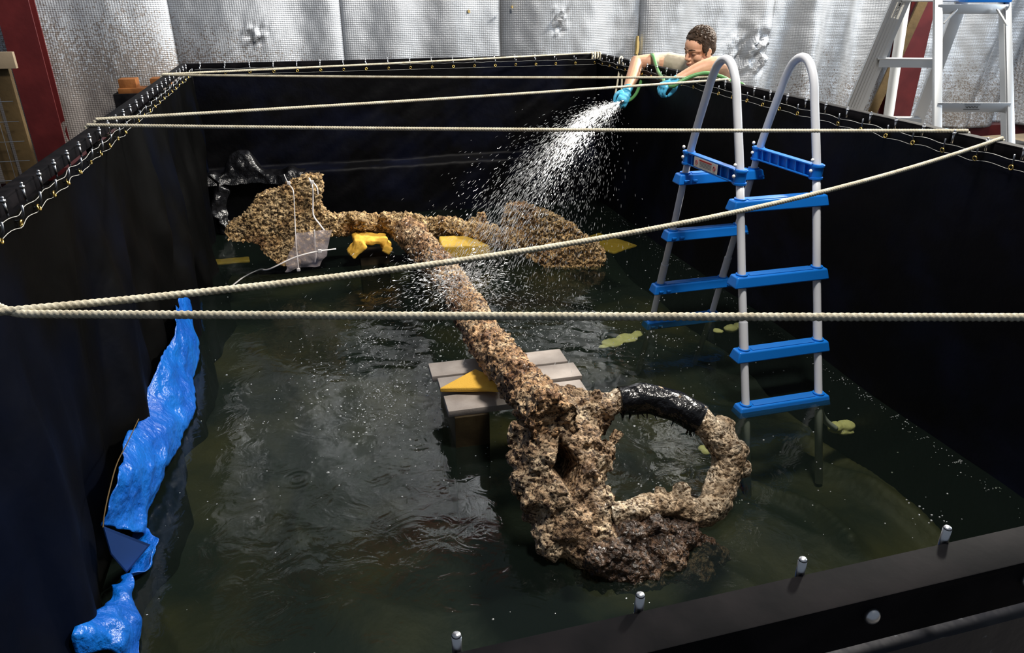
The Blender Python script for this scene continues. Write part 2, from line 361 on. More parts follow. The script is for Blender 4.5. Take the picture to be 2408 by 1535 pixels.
# back wall: steel sheeting behind, foil insulation sheets hung in front of it
mb = MB().box((2, 6.22, 2.4), (17, .08, 4.8))
wall = tag(obj('wall_back', mb, M['red']), kind='structure')
seam0 = -0.886
nz = Noise(3, 2, 2, 9); nz2 = Noise(4, 2, 14, 60, 20)
for k in range(-3, 7):
    x0 = seam0 + 1.205 * k; x1 = x0 + 1.225
    xs = np.linspace(x0, x1, 60); zs = np.linspace(.78, 4.0, 130); X, Z = np.meshgrid(xs, zs)
    e = np.minimum((X - x0), (x1 - X)); pucker = np.exp(-e / .07)
    amp = .010 + .012 * max(0, k - 1)
    Yv = 6.0 - .05 * (1 - pucker) + 1.5 * amp * nz(X * 2.6, Z * .30) + .0013 * (1 + .4 * max(0, k - 1)) * nz2(X * 1.4, Z * .7) - (.02 if k % 2 else 0)
    if k == 0:   # dented corner and a torn hole
        Yv += .03 * np.exp(-(((X + .30) / .07) ** 2 + ((Z - 1.75) / .06) ** 2)) * nz2(X * 5, Z * 5)
    if k == 3: Yv += .035 * np.exp(-(((X - 3.9) / .25) ** 2 + ((Z - 1.55) / .16) ** 2)) * nz2(X * 2, Z * 2)
    if k == 2: Yv += .03 * np.exp(-(((X - 2.02) / .05) ** 2 + ((Z - 1.82) / .08) ** 2)) * nz2(X * 5, Z * 5)
    mb = MB().grid(np.stack([X, Yv, Z], -1)); o = obj('foil_panel', mb, M['foil'], wall, 'smooth')
    so = o.modifiers.new('t', 'SOLIDIFY'); so.thickness = .004
mb = MB().box((2, 6.10, .70), (17, .16, .16)); obj('wall_rail', mb, M['red'], wall)
# torn spots where yellow batting shows
for (px, py, s) in ((1103, 27, .018), (1205, 17, .012), (1293, 58, .02), (1500, 112, .05)):
    c = at(px, py, Y=5.93); mb = MB(); pts = []
    for a in range(14):
        q = 2 * PI * a / 14; rr = s * random.uniform(.5, 1.1); pts.append(c + np.array([rr * math.cos(q) * (.25 if s == .05 else .7), 0, rr * math.sin(q) * (2.2 if s == .05 else 1)]))
    mb.prism(pts, (0, .03, 0)); tag(obj('torn_batting', mb, M['hole'], wall), 'ragged yellow-brown tear in the foil')
# red steel columns of the building
def column(name, a_top, a_bot, wd, Y, dark):
    t = at(*a_top, Y=Y); b = at(*a_bot, Y=Y); x = (t[0] + b[0]) / 2
    mb = MB().box((x, Y, 2.0), (wd, .012, 4.0)); mb.box((x, Y + .12, 2.0), (wd, .012, 4.0)); mb.box((x, Y + .06, 2.0), (.01, .12, 4.0))
    return tag(obj(name, mb, M['red']), kind='structure')
tag(column('trim_1', (42, 0), (110, 370), .20, 5.80, 1), 'dark red steel column of the building at the far left')
tag(column('trim_2', (2162, 0), (2125, 270), .26, 5.80, 1), 'dark red steel column of the building behind the stepladder')

# ================================================================== THE TANK
tank = thing('water_tank', (.73, 2.95, 0), 'large rectangular black steel-rimmed conservation tank on the concrete floor', 'tank')
def rim(a, b, inw):
    """top flange, inner lip and outer flange of one angle-steel rim beam; inw = unit vector towards the tank"""
    a, b, inw = np.array(a, float), np.array(b, float), np.array(inw, float)
    mb = MB(); o = -inw
    mb.beam(a + o * .02 + (0, 0, -.004), b + o * .02 + (0, 0, -.004), .040, .008, bev=.0015)
    mb.beam(a + o * .003 + (0, 0, -.022), b + o * .003 + (0, 0, -.022), .006, .030, bev=.0012)
    mb.beam(a + o * .037 + (0, 0, -.030), b + o * .037 + (0, 0, -.030), .006, .048, bev=.0012)
    return obj('rim_beam', mb, M['steel'], tank)
rim((XL, YN - .04, ZR), (XL, YF + .04, ZR), (1, 0, 0)); rim((XR, YN - .04, ZR), (XR, YF + .04, ZR), (-1, 0, 0))
rim((XL - .04, YF, ZR - .0005), (XR + .04, YF, ZR - .0005), (0, -1, 0)); rim((XL - .04, YN, ZR - .0005), (XR + .04, YN, ZR - .0005), (0, 1, 0))
# outside panels and posts below the rim
mb = MB().box((XL - .02, 2.945, .68), (.02, 5.0, 1.30)); obj('side_panel', mb, M['steel'], tank)
mb = MB().box((XR + .02, 2.945, .68), (.02, 5.0, 1.30)); obj('side_panel', mb, M['steel'], tank)
mb = MB().box((.73, YF + .02, .72), (2.9, .02, 1.36)); obj('side_panel', mb, M['steel'], tank)
mb = MB().box((.73, YN - .02, .76), (2.9, .02, 1.50)); obj('side_panel', mb, mat('outer_panel', (.0025, .004, .011), .45, 0, .3, (14, .3, .01), (70, (.09, .10, .12), .70, .74)), tank)
for x in (XL - .02, XR + .02):
    for y in (YN - .02, 1.65, 2.95, 4.25, YF + .02):
        mb = MB().box((x, y, .78), (.035, .05, 1.55)); obj('post', mb, M['steel'], tank)
# J hooks on the rim (parts of the tank): rod, nut on top, upturned tip towards the liner
hb = MB(); path = [(0, 0, .012), (0, 0, -.036)] + [(.016 - .016 * math.cos(a), 0, -.036 - .016 * math.sin(a)) for a in np.linspace(.3, PI - .3, 7)] + [(.034, 0, -.034), (.036, 0, -.012)]
hb.tube(path, .0030, 8)
hook_me = mesh_of('hook', hb, M['darkzinc'])
nb = MB().tube([(0, 0, .006), (0, 0, .0085), (0, 0, -.0015)][::2] if False else [(0, 0, -.001), (0, 0, .006)], .0062, 6); nb.ell((0, 0, .011), (.004, .004, .004), n=8, m=6)
nb.tube([(0, 0, .0), (0, 0, -.030)], .0037, 8)
nut_me = mesh_of('nut', nb, M['zinc'])
gb = MB().torus((0, 0, 0), .0075, .0026, (1, 0, 0), 16, 6); grom_me = mesh_of('grommet', gb, M['brass'])
liner = thing('tank_liner', (.73, 2.95, ZB), 'heavy black liner hanging inside the tank with white stitched hem and brass grommets', 'liner')
HOOKS = []
def hook(p, ang):
    h = link('hook', hook_me, tank); h.location = Vector(p) - tank.location; s = random.uniform(.94, 1.06)
    h.rotation_euler = (random.uniform(-.05, .05), random.uniform(-.06, .06), ang + random.uniform(-.12, .12)); h.scale = (1, 1, s)
    n = link('nut', nut_me, h)
    d = np.array([math.cos(ang), math.sin(ang), 0]); g = link('grommet', grom_me, liner)
    g.location = Vector(tuple(np.array(p) + d * (.024 if ang == 0 else .034) + (0, 0, -.054))) - liner.location; g.rotation_euler = (0, random.uniform(-.3, .3), ang)
for i in range(35): hook((XL + .014, .56 + i * .1405, ZR), 0)
for i in range(35): hook((XR - .014, .545 + i * .1405, ZR - .002), PI)
for i in range(19): hook((-.66 + i * .1555, YF - .014, ZR - .002), -PI / 2)
pin_me = mesh_of('rim_pin', MB().tube([(0, 0, -.03), (0, 0, .0105)], .0040, 12).tube([(0, 0, .0105), (0, 0, .012)], [.0040, .0033], 12), M['zinc'])
for i in range(18):
    p = link('rim_pin', pin_me, tank); p.location = Vector((.066 - .156 * 4 + i * .156, YN + .006, ZR)) - tank.location
# dome bolts on the outside of the near rim
for px in (2050 - 600, 2050, 2418):
    mb = MB(); c = at(px, 1448 if px == 2050 else (1600 if px < 2000 else 1362), Y=YN - .042); mb.ell(c, (.0075, .006, .0075)); mb.tube([c + (0, .004, 0), c + (0, .0065, 0)], .010, 16)
    obj('dome_bolt', mb, M['zinc'], tank)

# liner walls --------------------------------------------------------
fold = Noise(11, 2, 3, 16, 18); fine = Noise(12, 2, 20, 70, 20); big = Noise(13, 2, .8, 2.6, 8)
def hem(u): return .0035 * np.abs(np.sin(PI * u / .1405)) - .0025
def wall_grid(n_u, u0, u1, prof, fn, m, name='liner_wall', flip=False):
    us = np.linspace(u0, u1, n_u); P = np.zeros((len(prof), n_u, 3))
    for r, (z, inset) in enumerate(prof):
        P[r] = fn(us, z, inset)
    return obj(name, MB().grid(P, flip), m, liner, 'smooth')
def prof_straight(top, lean, n=70, bottom=None):
    zs = np.linspace(1.572, bottom or ZB, n); return [(z, top + lean * max(0, (1.5 - z)) ** 1.2) for z in zs]
def f_left(us, z, ins):
    d = max(0, 1.55 - z); k = min(1, d * 2.2)
    off = ins + .026 * k * fold(us * 1.6 + d * .5, np.full_like(us, d * .35)) + .030 * k * big(us, np.full_like(us, z * .5)) + .004 * k * fine(us, np.full_like(us, z * .3))
    zz = z + (hem(us) if z > 1.53 else 0); return np.stack([XL + .028 + np.maximum(off, -.012), us, np.full_like(us, 0) + zz], -1)
def f_right(us, z, ins):
    d = max(0, 1.55 - z); k = min(1, d * 2)
    off = ins + .007 * k * fold(us * .7, np.full_like(us, d * .4)) + .010 * k * big(us, np.full_like(us, z))
    zz = z + (hem(us) if z > 1.53 else 0); return np.stack([XR - .040 - np.maximum(off, -.01), us, np.full_like(us, 0) + zz], -1)
def f_far(us, z, ins):
    d = max(0, 1.55 - z); k = min(1, d * 2.5)
    off = ins + .011 * k * fold(us * 1.3 + d * .9, np.full_like(us, d * .3)) * (1 if z > .9 else .4) + .003 * k * fine(us + d, np.full_like(us, z * .4))
    zz = z + (hem(us) if z > 1.53 else 0); return np.stack([us, YF - .038 - np.maximum(off, -.01), np.full_like(us, 0) + zz], -1)
def f_near(us, z, ins):
    zz = z + (hem(us) if z > 1.53 else 0); k = min(1, max(0, 1.55 - z) * 2); off = ins + .01 * k * fold(us, np.full_like(us, z * .3))
    return np.stack([us, YN + .003 + .1 * off, np.full_like(us, 0) + zz], -1)
wall_grid(620, YN + .03, YF - .03, prof_straight(0, .05), f_left, M['liner_left'], flip=True)
wall_grid(420, YN + .03, YF - .03, prof_straight(0, .0), f_right, M['liner'])
pf = [(z, .0) for z in np.linspace(1.572, .905, 44)] + [(.895, .02), (.888, .06), (.886, .11), (.880, .125)] + [(z, .128) for z in np.linspace(.86, ZB, 30)]
wall_grid(360, XL + .03, XR - .03, pf, f_far, M['liner'])
wall_grid(240, XL + .03, XR - .03, [(z, o) for z, o in prof_straight(0, 0, 40) if z < 1.56], f_near, M['liner'], flip=True)
# floor sheet with wrinkles and silt
xs = np.linspace(XL, XR, 300); ys = np.linspace(YN, YF, 460); X, Y = np.meshgrid(xs, ys)
wr = Noise(21, 2, 4, 14, 16); ridge = np.abs(np.sin(7.5 * (X * .75 + Y * .62) + 1.5 * wr(X * .25, Y * .25)))
Z = ZB + .02 * wr(X, Y) + .02 * (1 - ridge) ** 2
def ridge_line(px, h, wdt):
    global Z
    A = resample(smooth([at(x, y, Z=ZB + .05) for x, y in px], 6), .03); d = np.full(X.shape, 9.)
    for q in A: d = np.minimum(d, np.hypot(X - q[0], Y - q[1]))
    Z = Z + h * np.exp(-(d / wdt) ** 2)
ridge_line([(1885, 1010), (1950, 1040), (2030, 1090), (2120, 1135)], .05, .05)
ridge_line([(1850, 1040), (1940, 1085), (2020, 1120), (2080, 1160), (2150, 1200), (2215, 1250)], .055, .055)
ridge_line([(2060, 1020), (2130, 1075), (2230, 1150), (2330, 1260)], .055, .065)
ridge_line([(1760, 1130), (1850, 1160), (1930, 1200), (2000, 1270)], .06, .05)
ridge_line([(600, 800), (700, 900), (740, 1050), (700, 1250)], .05, .05)
ridge_line([(1000, 1250), (1150, 1300), (1300, 1350)], .06, .06)
obj('liner_floor', MB().grid(np.stack([X, Y, Z], -1)), M['floorliner'], liner, 'smooth')
# hem stitching: two white cords on each wall
def cord(path, name='stitch_cord'):
    obj(name, MB().tube(resample(path, .02), .0010, 5), M['stitch'], liner, 'smooth')
for zz in (1.567, 1.538):
    u = np.arange(YN + .05, YF - .05, .02)
    jit = .003 * np.sin(u * 21) + .002 * np.sin(u * 47) + (hem(u) if zz > 1.55 else 1.5 * hem(u))
    cord(np.stack([np.full_like(u, XL + .034) + .004 * np.sin(u * 30), u, zz + jit + .002], -1))
    cord(np.stack([np.full_like(u, XR - .046) - .002 * np.sin(u * 30), u, zz + jit * .7 + .001], -1))
    v = np.arange(XL + .05, XR - .05, .02); cord(np.stack([v, np.full_like(v, YF - .044), zz + .002 + (hem(v) if zz > 1.55 else 0 * v - .008)], -1))
# scuff marks and a gathered flap near the far left corner, bunched sheeting
sheet = thing('plastic_sheet', (-.45, 5.25, .89), 'crumpled shiny black plastic sheet bunched on the ledge in the far left corner', 'sheet')
cr = Noise(31, 3, 8, 30, 24); cr2 = Noise(32, 3, 40, 120, 24)
def crumple(P, a=.02, b=.006):
    d = np.stack([cr(P[..., 0] + s, P[..., 1], P[..., 2]) for s in (0, 7, 13)], -1) * a + np.stack([cr2(P[..., 0] + s, P[..., 1], P[..., 2]) for s in (0, 7, 13)], -1) * b
    return P + d
u, v = np.meshgrid(np.linspace(0, 1, 90), np.linspace(0, 1, 60))
hx = -.71 + .64 * u; hump = .15 * np.exp(-((u - .36) / .17) ** 4) + .03 * np.exp(-((u - .05) / .07) ** 2) + .035 * np.exp(-((u - .86) / .07) ** 2)
P = np.stack([hx, 5.36 - .17 * v + .02 * np.sin(u * 5), .895 + hump * np.sin(PI * np.clip(v * 1.15, 0, 1)) ** .7 - .09 * np.clip(v - .8, 0, 1) * 5 * .6], -1)
obj('folded_sheet', MB().grid(crumple(P, .006, .003)), M['blacksheet'], sheet, 'smooth')
P = np.stack([-.715 + .16 * u ** 1.3 * (.4 + .6 * v) + .03 * np.sin(v * 9), 5.27 - .12 * v - .05 * np.sin(u * PI), .90 - .42 * v], -1)
obj('hanging_edge', MB().grid(crumple(P, .018, .006)), M['blacksheet'], sheet, 'smooth')
# blue tarpaulin edge lying along the left waterline
inn = [(430, 690), (412, 750), (404, 800), (375, 850), (352, 900), (335, 960), (318, 1000), (285, 1080), (270, 1120), (256, 1180), (244, 1237)]
out = [(458, 690), (458, 750), (461, 800), (461, 850), (459, 900), (452, 960), (440, 1010), (412, 1070), (385, 1120), (352, 1180), (343, 1250)]
tarp = thing('blue_tarpaulin', (-.62, 2.4, ZW), 'bright blue woven tarpaulin edge folded along the left waterline', 'tarpaulin')
def ribbon(inn, out, mname, name, bulge=.02, amp=.006, zi=None, n=14):
    A = np.array(smooth([at(x, y, X=XL + .085 + .02 * math.sin(i)) for i, (x, y) in enumerate(inn)], 10)); B = np.array(smooth([at(x, y, Z=ZW + .012) for x, y in out], 10))
    s = np.linspace(0, 1, n)[:, None, None]; P = A[None] * (1 - s) + B[None] * s
    P[..., 0] += bulge * np.sin(PI * s[..., 0]); P[..., 2] += .5 * bulge * np.sin(2 * PI * s[..., 0]) * .5
    P = crumple(P, amp * 1.3, amp * .6); P[..., 2] = np.maximum(P[..., 2], ZW + .004)
    o = obj(name, MB().grid(P), M[mname], tarp, 'smooth'); so = o.modifiers.new('t', 'SOLIDIFY'); so.thickness = .002; return o
ribbon(inn, out, 'tarp', 'tarp_sheet', n=26)
ribbon([(180, 1545), (190, 1490), (218, 1440), (252, 1400), (283, 1365), (325, 1320), (349, 1290)], [(312, 1545), (318, 1490), (325, 1440), (300, 1400), (285, 1372), (330, 1345), (355, 1290)], 'tarp', 'tarp_sheet', amp=.008, n=26)
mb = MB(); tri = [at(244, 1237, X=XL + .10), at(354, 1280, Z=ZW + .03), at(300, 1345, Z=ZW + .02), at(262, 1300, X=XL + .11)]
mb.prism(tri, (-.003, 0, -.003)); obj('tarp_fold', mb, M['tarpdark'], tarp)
mb = MB().tube(smooth([at(x, y, X=XL + .125) for x, y in ((326, 985), (300, 1040), (275, 1090), (258, 1150), (246, 1205), (242, 1240))], 6), .0016, 6); obj('hem_cord', mb, M['wood'], tarp)
for px, py in ((420, 1001), (443, 786)):
    mb = MB().torus(at(px, py, Z=ZW + .035), .006, .0024, (.5, -.5, .8), 16, 6); obj('eyelet', mb, M['zinc'], tarp)

# ================================================================== WATER
xs = np.linspace(XL + .03, XR - .035, 400); ys = np.linspace(YN + .008, YF - .15, 700); X, Y = np.meshgrid(xs, ys)
Z = np.full_like(X, ZW); n1 = Noise(41, 2, 5, 14, 14); n2 = Noise(42, 2, 18, 45, 20)
hit = np.exp(-(((X - .70) / .55) ** 2 + ((Y - 3.0) / .8) ** 2))
Z += .0014 * n1(X, Y) + (.0003 + .0012 * hit) * n2(X, Y)
n3 = Noise(43, 2, 70, 130, 24); Z += .0006 * hit * n3(X, Y)
rp = [(at(px, py, Z=ZW), r) for px, py, r in ((985, 1040, .05), (960, 1030, .03), (1045, 1150, .04), (880, 1130, .03), (1020, 1135, .025), (700, 1125, .05), (925, 975, .04), (990, 985, .03), (955, 1090, .04), (1500, 985, .05), (1560, 1000, .03), (1010, 960, .03), (905, 950, .03), (1480, 1010, .03), (2190, 1222, .03), (640, 1010, .04), (1130, 1245, .03), (900, 905, .03))]
for c, r in rp:
    d = np.hypot(X - c[0], Y - c[1]); Z += .0012 * np.cos(2 * PI * d / (r * .45)) * np.exp(-((d - r * .6) / (r * .6)) ** 2)
wt = obj('water', MB().grid(np.stack([X, Y, Z], -1)), M['water'], None, 'smooth')
tag(wt, 'dark murky green water filling the tank around the anchor', 'water', kind='stuff')

# ================================================================== ANCHOR
anc = thing('anchor', tuple(at(1085, 690, Z=.74)), 'huge corroded shipwreck anchor crusted with shells, laid out of the water on blocks', 'anchor')
sh_px = [(958, 545, .72), (1020, 612, .73), (1082, 690, .745), (1138, 790, .775), (1200, 870, .81), (1258, 935, .84), (1305, 990, .86)]
shp = [at(x, y, Z=z) for x, y, z in sh_px]; SH = smooth(shp, 8); m_ = len(SH)
mb = MB().tube(SH, list(np.interp(np.linspace(0, 1, m_), [0, .12, .4, .7, 1], [.100, .088, .080, .080, .088])), 20)
D1 = [('CLOUDS', .09, .045, .5), ('VORONOI', .030, -.020, .3), ('CLOUDS', .014, .010, .5)]
rocky('shank', mb, .006, D1, M['crust_rust'], anc)
# arms
la = [(955, 530, 4.38), (905, 528, 4.42), (850, 527, 4.42), (795, 527, 4.34), (740, 535, 4.20), (700, 545, 4.10)]
ra = [(965, 530, 4.38), (1020, 532, 4.36), (1075, 535, 4.30), (1130, 548, 4.18), (1185, 560, 4.02), (1240, 570, 3.94)]
mb = MB().tube(smooth([at(x, y, Y=Y) for x, y, Y in la], 5), .078, 18); mb.tube(smooth([at(x, y, Y=Y) for x, y, Y in ra], 5), [.082] * 10 + [.070] * 16 if False else .066, 18)
mb.ell(at(955, 535, Y=4.36), (.12, .12, .085))
for i in range(16):
    x = random.uniform(800, 1150); mb.ell(at(x, random.uniform(505, 530), Y=4.34 - abs(x - 950) * .0004), random.uniform(.03, .05))
rocky('arm', mb, .007, D1, M['crust'], anc)
LP = [(517, 548), (528, 530), (560, 515), (580, 495), (598, 462), (620, 450), (650, 445), (680, 425), (735, 408), (760, 412), (768, 440), (757, 480), (765, 500), (800, 512), (800, 550), (770, 575), (735, 605), (695, 640), (650, 628), (620, 605), (598, 580), (562, 576), (530, 570)]
def palm(name, px, Yfun, th, m):
    mb = MB(); P = [at(x, y, Y=Yfun(x)) for x, y in px]; c = sum(P) / len(P); P = [c + (p - c) * .955 for p in P]
    mb.prism(P, (.01, th, .015)); return rocky(name, mb, .006, [('CLOUDS', .10, .03, .5), ('VORONOI', .020, -.022, .3), ('CLOUDS', .011, .012, .5)], m, anc)
palm('fluke', LP, lambda x: 4.02 + (x - 517) * .0003, .07, M['crust'])
RP = [(1172, 560), (1180, 490), (1196, 477), (1250, 485), (1300, 502), (1335, 520), (1378, 553), (1410, 575), (1432, 598), (1432, 620), (1412, 640), (1350, 640), (1290, 640), (1230, 610), (1190, 590)]
palm('fluke', RP, lambda x: 4.0 - (x - 1172) * .0006, .07, M['crust'])
# ring-end boss with the ragged eye
def Yh(y): return float(np.interp(y, [900, 1050, 1150, 1260, 1370], [1.95, 1.78, 1.66, 1.55, 1.46]))
def H(x, y, dy=0): return at(x, y, Y=Yh(y) + dy)
mb = MB()
for x, y, r, dy in ((1310, 1000, .105, .06), (1290, 1030, .115, .05), (1330, 1050, .125, .06), (1290, 1100, .115, .05), (1340, 1120, .120, .06), (1320, 1180, .120, .06), (1350, 1240, .105, .05), (1390, 1280, .10, .04), (1400, 1200, .07, .03),
                    (1370, 985, .085, .06), (1375, 955, .055, .07), (1340, 945, .055, .09), (1232, 1020, .055, .06), (1226, 1075, .050, .06), (1238, 1130, .048, .06), (1250, 965, .055, .08), (1260, 1180, .05, .05), (1300, 960, .085, .08), (1300, 1260, .07, .06), (1400, 1330, .08, .05)):
    mb.ell(H(x, y, dy), (r * 1.0, r * .9, r))
for x, y, r in ((1405, 945, .040), (1425, 960, .040), (1445, 1035, .030), (1455, 1020, .020), (1430, 1060, .035), (1410, 1090, .04), (1437, 1170, .02), (1428, 1150, .015)):
    mb.ell(H(x, y, .02), r)
hole_c, hole_d = H(1328, 1095, 0), np.array([.1, .85, -.45]); hole_d /= np.linalg.norm(hole_d)
def carve(co):
    for c, a, b, dep in ((hole_c, .036, .060, .20), (H(1372, 1050, 0), .014, .014, .02), (H(1300, 1015), .016, .012, .025), (H(1255, 1040), .012, .016, .02), (H(1345, 1010), .014, .01, .018)):
        r = co - c; ax = r @ hole_d; q = r - ax[:, None] * hole_d; ux = np.array([1., 0, 0]); uz = np.cross(ux, hole_d); uz /= np.linalg.norm(uz)
        x = q @ ux; z = q @ uz; k = np.abs(x) / a + np.abs(z) / b; wgt = 1 / (1 + np.exp((k - 1) * 7)) * (np.abs(ax) < .14)
        co = co + wgt[:, None] * hole_d * dep
    return co
DH = [('CLOUDS', .09, .055, .5), ('VORONOI', .034, -.016, .3), ('CLOUDS', .014, .009, .5)]
rocky('shank_head', mb, .0045, DH, M['crust_head'], anc, carve)
# ring
rg = [(1395, 965, 1.92, .045), (1440, 945, 1.93, .042), (1490, 937, 1.92, .044), (1545, 938, 1.90, .046), (1600, 955, 1.86, .047), (1650, 985, 1.82, .050), (1695, 1035, 1.76, .058), (1712, 1085, 1.72, .060), (1695, 1140, 1.68, .058), (1672, 1190, 1.62, .056), (1640, 1205, 1.60, .050), (1590, 1195, 1.62, .045), (1535, 1190, 1.62, .045), (1480, 1205, 1.60, .045), (1430, 1215, 1.60, .05)]
RG = smooth([at(x, y, Y=Y) for x, y, Y, r in rg], 5); rr = np.interp(np.linspace(0, 1, len(RG)), np.linspace(0, 1, len(rg)), [r for *_, r in rg])
mb = MB().tube(RG, list(rr * .93), 18)
for x, y, Y, r in ((1735, 1060, 1.74, .04), (1745, 1100, 1.72, .035), (1600, 1155, 1.66, .032), (1555, 1160, 1.67, .026), (1525, 1168, 1.66, .02), (1700, 1000, 1.80, .04), (1725, 1135, 1.70, .028)): mb.ell(at(x, y, Y=Y), r)
rocky('ring', mb, .0045, [('CLOUDS', .08, .024, .5), ('VORONOI', .034, -.008, .3), ('CLOUDS', .012, .007, .5)], M['crust_pale'], anc)
# wet concretion under the ring, half in the water
mb = MB()
for x, y, Y, r in ((1480, 1265, 1.55, .07), (1530, 1250, 1.56, .06), (1600, 1265, 1.55, .07), (1650, 1290, 1.53, .06), (1560, 1310, 1.50, .08), (1480, 1330, 1.48, .075), (1630, 1330, 1.50, .07), (1420, 1310, 1.50, .07), (1680, 1300, 1.53, .045), (1530, 1360, 1.45, .05)):
    mb.ell(at(x, y, Y=Y), (r, r, r * .9))
rocky('concretion', mb, .005, DH, M['crust_dark'], anc)
# black plastic wrapped round the top of the ring
i0, i1 = 7, 25; seg = RG[i0:i1 + 1]; A = np.array(seg); A = resample(A, .004); n = 36; T = np.gradient(A, axis=0); T /= np.linalg.norm(T, axis=1)[:, None]
rad = np.interp(np.linspace(0, 1, len(A)), np.linspace(0, 1, i1 - i0 + 1), rr[i0:i1 + 1]) * 1.13; P = np.zeros((len(A), n + 1, 3)); nr = np.array([0, 0, 1.])
for i in range(len(A)):
    nr = nr - T[i] * (nr @ T[i]); nr /= np.linalg.norm(nr); bi = np.cross(T[i], nr)
    for k in range(n + 1):
        a = 2 * PI * k / n; P[i, k] = A[i] + rad[i] * (math.cos(a) * nr + math.sin(a) * bi)
P2 = crumple(P, .0035, .0026); P2[:, -1] = P2[:, 0]
ow = obj('plastic_wrap', MB().grid(P2), M['blacksheet'], anc, 'smooth'); tag(ow, 'glossy black plastic wrapped round the top of the ring')
mb = MB()
for k in range(46):
    j = random.choice((0, 1, 2, -1, -2, -3)) if k % 2 else random.randrange(len(A)); q = P2[j, random.randrange(8, 28)]; mb.tube([q, q + np.array([random.uniform(-.01, .01), random.uniform(-.01, 0), -random.uniform(.008, .022)])], [.003, .0008], 5)
tag(obj('wrap_fringe', mb, M['blacksheet'], anc), kind='stuff')

# ------------------------------------------------------------------ supports
def board(name, c, d, m, label, cat, rot=0, bev=.004):
    R = np.array(Matrix.Rotation(rot, 3, 'Z')); o = obj(name, MB().box(c, d, R, bev), m, None, origin=(c[0], c[1], c[2] - d[2] / 2)); return tag(o, label, cat)
rz = -.03
board('decking_board', (.635, 2.535, .667), (.56, .115, .026), M['decking'], 'grey decking board crossing under the shank, farthest of the three', 'board', rz)
board('decking_board', (.650, 2.405, .667), (.56, .115, .026), M['decking'], 'grey decking board under the shank, the middle one of three', 'board', rz)
board('decking_board', (.640, 2.272, .662), (.54, .115, .026), M['decking'], 'grey decking board half hidden by the shank, nearest the big ring', 'board', rz)
board('timber_block', (.46, 2.40, .395), (.13, .38, .508), M['wetblock'], 'dark wet timber block under the left end of the grey boards', 'block', rz)
board('timber_block', (.80, 2.40, .395), (.13, .38, .508), M['wetblock'], 'dark wet timber block under the right end of the grey boards', 'block', rz)
def wedge(name, pts, th, m, label, cat='foam', dirn=(0, 0, -1)):
    mb = MB(); P = [np.array(p) for p in pts]; mb.prism(P, np.array(dirn) * th); o = obj(name, mb, m)
    b = o.modifiers.new('b', 'BEVEL'); b.width = .005; b.segments = 2; return tag(o, label, cat)
wedge('foam_wedge', [at(1033, 912, Z=.702), at(1118, 866, Z=.725), at(1150, 880, Z=.735), at(1175, 912, Z=.735), at(1135, 910, Z=.712)], .020, M['foam'], 'bright yellow foam wedge poking out left of the shank on the grey boards')
# far supports: wet block and yellow pads below the arms
c = at(882, 612, Y=4.28); board('timber_block', (c[0], 4.36, .36), (.175, .20, .42), M['wetblock'], 'brown stepped block under the left arm beneath the folded yellow pad', 'block')
c2 = at(1075, 590, Y=4.25); board('timber_block', (c2[0], 4.40, .33), (.20, .16, .36), M['wetblock'], 'brown block hidden under the smooth yellow pad right of the shank', 'block')
board('timber_block', (.60, 4.28, .35), (.16, .30, .40), M['wetblock'], 'dark block directly under the anchor crown', 'block')
def soft(name, pts, r, m, label, cat='foam', vox=.006, amp=.02):
    mb = MB()
    for p, q in zip(pts, r): mb.ell(p, q)
    o = rocky(name, mb, vox, [('CLOUDS', .06, amp, .5)], m, None); return tag(o, label, cat)
def pad(name, boxes, m, label, cat='foam', amp=.02):
    mb = MB()
    for c, d, rx, ry, rz_ in boxes:
        Rm = np.array((Matrix.Rotation(rz_, 3, 'Z') @ Matrix.Rotation(ry, 3, 'Y') @ Matrix.Rotation(rx, 3, 'X'))); mb.box(c, d, Rm, .008)
    return tag(rocky(name, mb, .005, [('CLOUDS', .08, amp, .5)], m, None), label, cat)
pad('foam_pad', [(at(870, 562, Y=4.26), (.20, .16, .035), 0, .10, 0), (at(838, 583, Y=4.18), (.11, .14, .030), .1, -.75, .1), (at(908, 580, Y=4.20), (.05, .13, .05), 0, .6, 0)], M['foam'], 'crumpled orange-yellow foam pad folded over a block under the left arm', amp=.03)
pad('foam_pad', [(at(1092, 580, Y=4.14), (.30, .16, .085), .1, .04, -.05), (at(1140, 580, Y=4.14), (.10, .12, .055), .1, .1, -.05)], M['foamwet'], 'smooth mustard yellow foam pad wedged under the right arm', amp=.012)
pad('foam_pad', [(at(1425, 572, Z=.492), (.26, .34, .018), .02, .03, .5)], M['foamwet'], 'flat olive pad afloat behind the tip of the right fluke', amp=.012)
pad('foam_pad', [(at(540, 614, Z=.492), (.24, .09, .018), 0, .03, .1)], M['foamwet'], 'flat olive pad awash below the tip of the left fluke', amp=.012)
soft('yellow_cloth', [at(1440, 805, Z=.44), at(1475, 795, Z=.44), at(1500, 785, Z=.44), at(1420, 815, Z=.44)], [(.06, .05, .012), (.06, .05, .014), (.035, .03, .01), (.03, .02, .01)], M['foampale'], 'pale yellow cloth lying under water left of the pool ladder', 'cloth', amp=.02)

